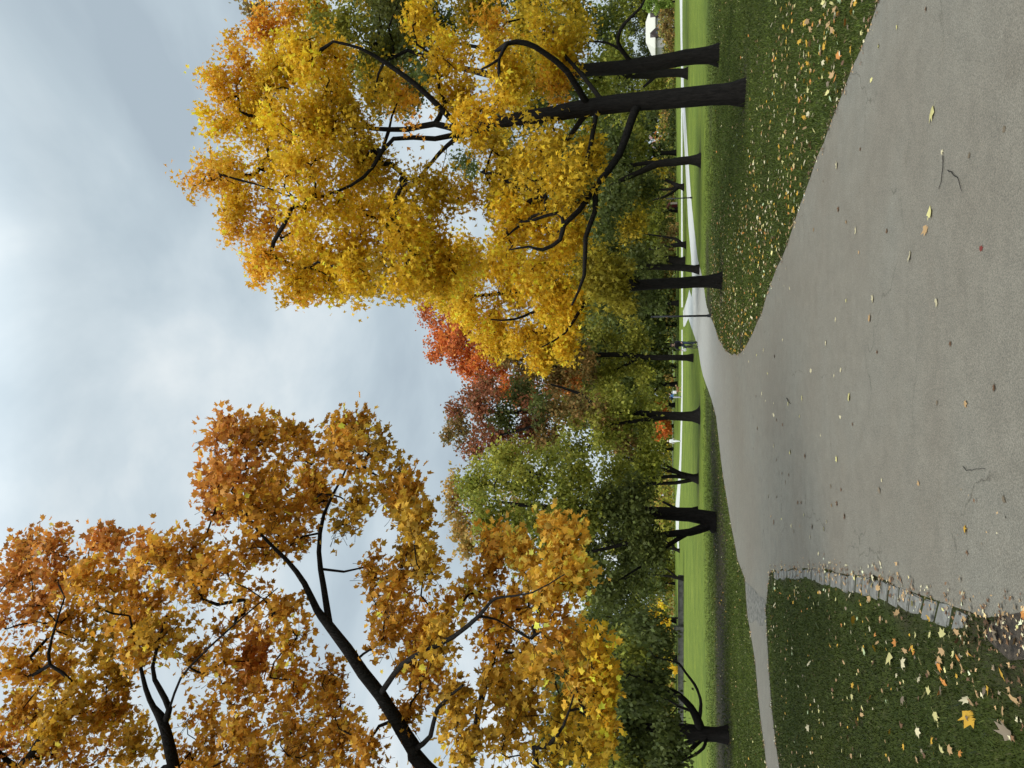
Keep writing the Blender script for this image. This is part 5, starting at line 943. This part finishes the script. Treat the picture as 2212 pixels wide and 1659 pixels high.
th = rng.uniform(0, 2 * math.pi, n); lean = rng.normal(0, .55, (n, 2)) * h[:, None]
dx = np.stack([np.cos(th), np.sin(th)], 1) * wd[:, None]
V = np.zeros((n, 3, 3)); V[:, 0, :2] = P - dx; V[:, 1, :2] = P + dx; V[:, 2, :2] = P + lean; V[:, 2, 2] = h; V[:, :2, 2] = -.005
gcol = np.array([lin(88, 100, 36), lin(74, 88, 32), lin(100, 112, 40), lin(112, 120, 52), lin(146, 140, 92)]); pick = rng.choice(5, n, p=[.34, .3, .2, .12, .04])
patch = 1 + .22 * np.sin(P[:, 0] * 1.3 + 2 * np.sin(P[:, 1] * .7)) * np.sin(P[:, 1] * 1.1 + 1.3)
C = np.clip(gcol[pick] * np.where((P[:, 0] < 0) & (r < 17), .42, .72)[:, None] * (rng.lognormal(0, .3, n) * patch)[:, None], .004, .6)  # near left blades darker: tree shade painted into their tint
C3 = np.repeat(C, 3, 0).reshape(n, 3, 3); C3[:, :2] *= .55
side = P[:, 0] > 0
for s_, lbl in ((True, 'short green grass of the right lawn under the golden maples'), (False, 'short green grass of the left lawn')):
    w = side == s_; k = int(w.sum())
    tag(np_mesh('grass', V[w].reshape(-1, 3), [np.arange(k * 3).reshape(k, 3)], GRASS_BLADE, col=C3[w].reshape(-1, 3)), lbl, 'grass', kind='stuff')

# ------------------------------------------------------------------ fallen leaves
LC = {'pale yellow': (226, 212, 140), 'cream': (222, 206, 164), 'tan': (190, 152, 104), 'golden': (214, 164, 52), 'orange': (204, 132, 60), 'brown': (112, 80, 54), 'grey brown': (140, 122, 98), 'red': (130, 50, 40), 'pale green': (188, 200, 150)}
leafmesh = {}
def leaf_mesh(cn, k):
    key = (cn, k)
    if key not in leafmesh:
        T, Q = LS5; T = T * (1 + rng.normal(0, .06, T.shape)); T = T - np.array([0, .5])
        curl = rng.uniform(.05, .32, 2) * rng.choice([-1, 1]); z = .05 + np.abs(T[:, 0]) ** 1.5 * curl[0] * 1.6 + (T[:, 1] ** 2) * curl[1]
        V = np.concatenate([np.stack([T[:, 0], T[:, 1], z - z.min()], 1), np.array([(-.012, -.47, .03), (.012, -.47, .03), (.03, -.95, .05), (.015, -.95, .05)])])
        Q = np.concatenate([Q, np.array([(11, 12, 13, 14)])]); c = np.tile(np.clip(lin(*LC[cn]) * rng.uniform(.5, .82), 0, .7), (len(V), 1)) * rng.uniform(.85, 1.05, (len(V), 1))
        o = np_mesh('fallen_leaf', V, [Q], DRY_LEAF, col=c); leafmesh[key] = o.data; bpy.data.objects.remove(o)
    return leafmesh[key]
nind = [0]
def put_leaf(x, y, z, size, cn, lbl, grp=None, tilt=.12):
    o = bpy.data.objects.new('fallen_leaf', leaf_mesh(cn, random.randrange(4))); COL.objects.link(o); o.location = (x, y, z); o.scale = (size,) * 3
    o.rotation_euler = (random.gauss(0, tilt), random.gauss(0, tilt), random.uniform(0, 6.28)); tag(o, lbl, 'leaf', grp); nind[0] += 1
def leaf_px(X, Y, L, cn, lbl, grp=None, z=.012, tilt=.1):
    g = G(X, Y); t = g[1] / ray(X, Y)[1]; put_leaf(g[0], g[1], z, min(.21, max(.05, L * t / F * .95)), cn, lbl, grp, tilt)
def A(cx, cy): return 1553.6 + cx * .2976, 671.5 + cy * .2976
def B(cx, cy): return 1553.6 + cx * .2976, 177.7 + cy * .2976
def Cc(cx, cy): return 1553.6 + cx * .2976, 1165.2 + cy * .2976
big = [(B(1555, 230), 37, 'pale yellow', 'large pale yellow leaf lying alone on the asphalt at the right of the path'), (B(1540, 950), 34, 'pale yellow', 'large pale yellow leaf touching a tan leaf on the asphalt'), (B(1510, 1075), 28, 'tan', 'curled tan leaf touching a large pale yellow leaf on the asphalt'),
  (A(948, 625), 25, 'pale yellow', 'long pale leaf in the middle of the wide path'), (A(1800, 675), 22, 'tan', 'folded tan leaf near the bottom of the path beside a brown crumpled one'), (A(2005, 560), 20, 'brown', 'crumpled dark brown leaf near the bottom of the path'), (A(1800, 1590), 22, 'golden', 'orange yellow leaf on the asphalt nearest the left lawn'), (B(1588, 1600), 22, 'cream', 'cream leaf low on the wide path'), (B(1390, 1265), 28, 'cream', 'tilted cream leaf on the right half of the asphalt'),
  (A(1455, 1250), 14, 'tan', 'small curled tan leaf in the centre foreground of the path'), (A(2080, 1370), 22, 'grey brown', 'faded grey brown leaf pressed flat at the bottom of the path'), (B(1915, 1205), 12, 'red', 'small dark red leaf on the asphalt'), (B(870, 925), 16, 'brown', 'dark brown leaf near the right verge on the asphalt'), (A(858, 1075), 18, 'pale yellow', 'pale yellow leaf left of the middle of the path'), (B(1120, 1570), 22, 'cream', 'ragged cream leaf near the middle of the path')]
for (X, Y), Lp, cn, lbl in big: leaf_px(X, Y, Lp, cn, lbl)
sm = [(A(850, 65), 13), (A(1100, 50), 21), (A(465, 212), 9), (A(780, 235), 14), (A(325, 285), 12), (A(275, 318), 7), (A(405, 330), 11), (A(218, 368), 7), (A(355, 455), 7), (A(672, 435), 13), (A(890, 428), 14), (A(840, 470), 7), (A(312, 605), 12), (A(340, 655), 7), (A(605, 635), 14), (A(505, 675), 10), (A(400, 670), 7), (A(400, 755), 11), (A(590, 765), 10), (A(885, 770), 11), (A(280, 850), 11), (A(742, 900), 7), (A(400, 980), 12), (A(520, 1025), 15), (A(360, 1345), 10), (A(1188, 1225), 11), (A(820, 1410), 11), (A(785, 1530), 11), (A(765, 1585), 14), (A(620, 1480), 10), (A(530, 1560), 12), (A(590, 1560), 8), (A(455, 1510), 6), (A(380, 1490), 7), (A(665, 1640), 10),
  (B(1630, 510), 11), (B(858, 605), 22), (B(690, 1070), 11), (B(928, 1015), 11), (B(997, 1075), 18), (B(1020, 1235), 9), (B(490, 1350), 9), (B(515, 1495), 10), (B(475, 1475), 6), (B(928, 1585), 10), (B(440, 1430), 7), ((1900, 100), 14), ((1885, 172), 14), ((1940, 60), 12), ((1770, 1196), 12), ((1722, 1232), 14), ((1952, 1290), 12)]
for (X, Y), Lp in sm: leaf_px(X, Y, Lp, random.choice(['cream', 'pale yellow', 'cream', 'tan']), 'small pale leaf among those scattered over the asphalt path', 'pale leaves scattered on the path')
dk = [(A(1590, 670), 9), (A(975, 820), 9), (A(1155, 300), 8), (A(270, 620), 9), (A(510, 645), 8), (A(628, 1055), 14), (A(815, 1275), 12), (A(890, 1295), 10), (A(485, 1245), 11), (A(860, 1400), 15), (A(915, 1490), 16), (A(575, 1390), 12), (A(600, 1390), 10), (A(400, 1530), 14), (A(680, 1570), 14), (A(545, 1600), 12), (A(1170, 1300), 18), (B(760, 720), 8), (B(1030, 485), 11), (B(1225, 1080), 13), (B(1825, 530), 12), (B(2080, 340), 11), ((2003, 20), 12), (A(420, 790), 9), (A(465, 825), 9), (A(1690, 240), 14), (A(250, 1000), 8), (A(420, 1080), 8), (A(510, 1190), 10), (A(460, 1180), 8), (A(420, 1350), 10)]
for (X, Y), Lp in dk: leaf_px(X, Y, Lp, random.choice(['brown', 'grey brown', 'brown']), 'small dark brown withered leaf on the asphalt path', 'withered brown leaves on the path', tilt=.05)
lw = [((1000, 590), 24, 'golden'), ((730, 630), 18, 'pale green'), ((415, 475), 14, 'cream'), ((735, 385), 8, 'golden'), ((1160, 690), 13, 'orange'), ((1300, 750), 24, 'orange'), ((1650, 680), 24, 'pale yellow'), ((1560, 690), 20, 'pale yellow'), ((1810, 745), 27, 'tan'), ((1760, 670), 20, 'tan'), ((2045, 705), 38, 'grey brown'), ((1262, 870), 32, 'pale yellow'), ((1367, 905), 33, 'cream'), ((1490, 880), 22, 'pale yellow'), ((1630, 930), 20, 'orange'), ((1480, 1020), 20, 'cream'), ((1550, 970), 15, 'tan'), ((2095, 965), 38, 'golden'), ((1845, 1310), 48, 'golden'), ((990, 1060), 15, 'golden'), ((1035, 1085), 16, 'orange'), ((1120, 1150), 15, 'orange'), ((985, 1145), 14, 'pale yellow'), ((1025, 1330), 22, 'tan'), ((2100, 1250), 26, 'tan'), ((1960, 1100), 26, 'grey brown'), ((1710, 1530), 26, 'tan'), ((1645, 1525), 18, 'pale yellow'), ((1365, 1510), 16, 'golden'), ((925, 890), 12, 'tan'), ((825, 770), 10, 'golden'), ((670, 900), 16, 'cream'), ((545, 820), 13, 'cream'), ((660, 1370), 18, 'cream'), ((2110, 1390), 46, 'grey brown'), ((1360, 1170), 20, 'grey brown'), ((1240, 1180), 12, 'pale green'), ((1640, 1100), 22, 'grey brown'), ((1075, 820), 18, 'pale green'), ((1800, 930), 18, 'tan'), ((1690, 1010), 16, 'cream'), ((1860, 1180), 22, 'tan'), ((1430, 790), 10, 'cream')]
special = {18: 'largest golden maple leaf on the left lawn', 17: 'golden yellow leaf beside the bare soil at the corner of the left lawn', 34: 'large dull brown leaf lying in the near corner of the left lawn', 10: 'large grey brown leaf on the edge of the bare soil', 6: 'pale yellow star shaped leaf next to the edging stones'}
for i, ((cx_, cy_), Lp, cn) in enumerate(lw):
    X, Y = Cc(cx_, cy_); leaf_px(X, Y, Lp, cn, special.get(i, f'{cn} leaf resting on the grass of the left lawn'), None if i in special else f'{cn} leaves resting on the left lawn', .035, .3)
# the many smaller leaves on both lawns
n = 34000
Pl = np.stack([rng.uniform(-14, 18, n), rng.uniform(5, 36, n)], 1); Pl = Pl[~in_poly(Pl, PATH)]; d = edge_dist(Pl, PATH)
right = (Pl[:, 0] > 0.2); near = Pl[:, 1] < 16
dens = np.where(right, 3.2 * np.exp(-((d - 1.7) / 2.2) ** 2) + .6 * (d < .3) + .10, np.where(near & (Pl[:, 0] < -1), 1.0 + .5 * (d < .5) + .6 * (Pl[:, 1] < 8), .22 + .6 * (d < .35)))
clus = .55 + .6 * np.sin(Pl[:, 0] * 1.7 + 3 * np.sin(Pl[:, 1] * .9)) * np.sin(Pl[:, 1] * 1.3)
Pl_k = rng.random(len(Pl)) < dens * clus * .55; Pl, d, right = Pl[Pl_k], d[Pl_k], right[Pl_k]; n = len(Pl)
size = np.where(right, rng.uniform(.05, .12, n), rng.uniform(.03, .085, n)); cn = rng.choice(['pale yellow', 'cream', 'tan', 'golden', 'orange', 'brown', 'grey brown', 'pale green'], n, p=[.16, .14, .24, .15, .05, .13, .10, .03])
size[np.isin(cn, ['brown', 'grey brown'])] *= .8
vis = np.abs(Pl[:, 0] / Pl[:, 1]) < .56; score = np.where(vis, size / (Pl[:, 1]), 0); order = np.argsort(-score); take = order[:max(0, 299 - nind[0])]; rest = order[max(0, 299 - nind[0]):]
for i in take:
    sd_ = 'right' if right[i] else 'left'
    put_leaf(Pl[i, 0], Pl[i, 1], random.uniform(.02, .045), size[i], cn[i], f'{cn[i]} leaf resting on the grass of the {sd_} lawn', f'{cn[i]} leaves resting on the {sd_} lawn', .35)
col = np.array([np.clip(lin(*LC[c]) * .7, 0, .7) for c in cn[rest]]) * rng.lognormal(0, .15, (len(rest), 1))
V, Q, C = make_leaves(np.column_stack([Pl[rest], rng.uniform(.015, .05, len(rest))]), size[rest] * .9, col, LS5, 0.0, flat=1.0, fold=.1)
tag(np_mesh('leaf_litter', V, [Q], DRY_LEAF, col=C), 'yellow and tan fallen leaves strewn over the lawns', 'leaf litter', kind='stuff')
# dark crumbs of litter along every path edge
seg = PATH[rng.integers(0, len(PATH), 6500)] ; q = seg + rng.normal(0, .07, seg.shape); q = q[(q[:, 1] > 5) & (q[:, 1] < 34)]
lo, hi = SP.min(0), SP.max(0); e_ = rng.uniform(lo - .5, hi + .5, (1100, 2)); e_ = e_[in_poly(e_, SP) | (rng.random(len(e_)) < .25)]; e_ = e_[~in_poly(e_, PATH) | (rng.random(len(e_)) < .2)]; q = np.concatenate([q, e_])
col = np.array([lin(*LC[c]) for c in rng.choice(['brown', 'brown', 'brown', 'grey brown', 'tan', 'tan', 'cream'], len(q))]) * rng.lognormal(-.2, .3, (len(q), 1))
V, Q, C = make_leaves(np.column_stack([q, rng.uniform(.014, .03, len(q))]), rng.uniform(.015, .06, len(q)), np.clip(col, .004, .7), LS3, 0, flat=1.0, fold=.1)
tag(np_mesh('leaf_litter', V, [Q], DRY_LEAF, col=C), 'small brown leaf crumbs along the edges of the path', 'leaf litter', kind='stuff')
# twigs on the path
def twig(lbl, pts, rpx):
    P = np.array([G(*p) for p in pts]); P[:, 2] = .018; c = P.mean(0); p, r = resample(P, np.linspace(1, .5, len(P)) * rpx, .04); p[:, :2] += rng.normal(0, .004, (len(p), 2))
    v, qd = tube(p, r, 6, 0); tag(np_mesh('twig', v, [qd], BARK2, None, c, smooth=True), lbl, 'twig')
twig('straight dark twig lying on the asphalt right of centre', [B(1640, 530), B(1638, 620), B(1628, 720), B(1610, 775)], .004)
twig('curved dark twig beside the straight one on the asphalt', [B(1675, 640), B(1730, 675), B(1760, 720), B(1775, 800)], .004)
twig('short branching twig near the bottom of the path', [A(1790, 1130), A(1815, 1160), A(1870, 1152), A(1950, 1150)], .003)
twig('small curled twig on the far part of the wide path', [A(497, 632), A(508, 655), A(525, 672)], .008)
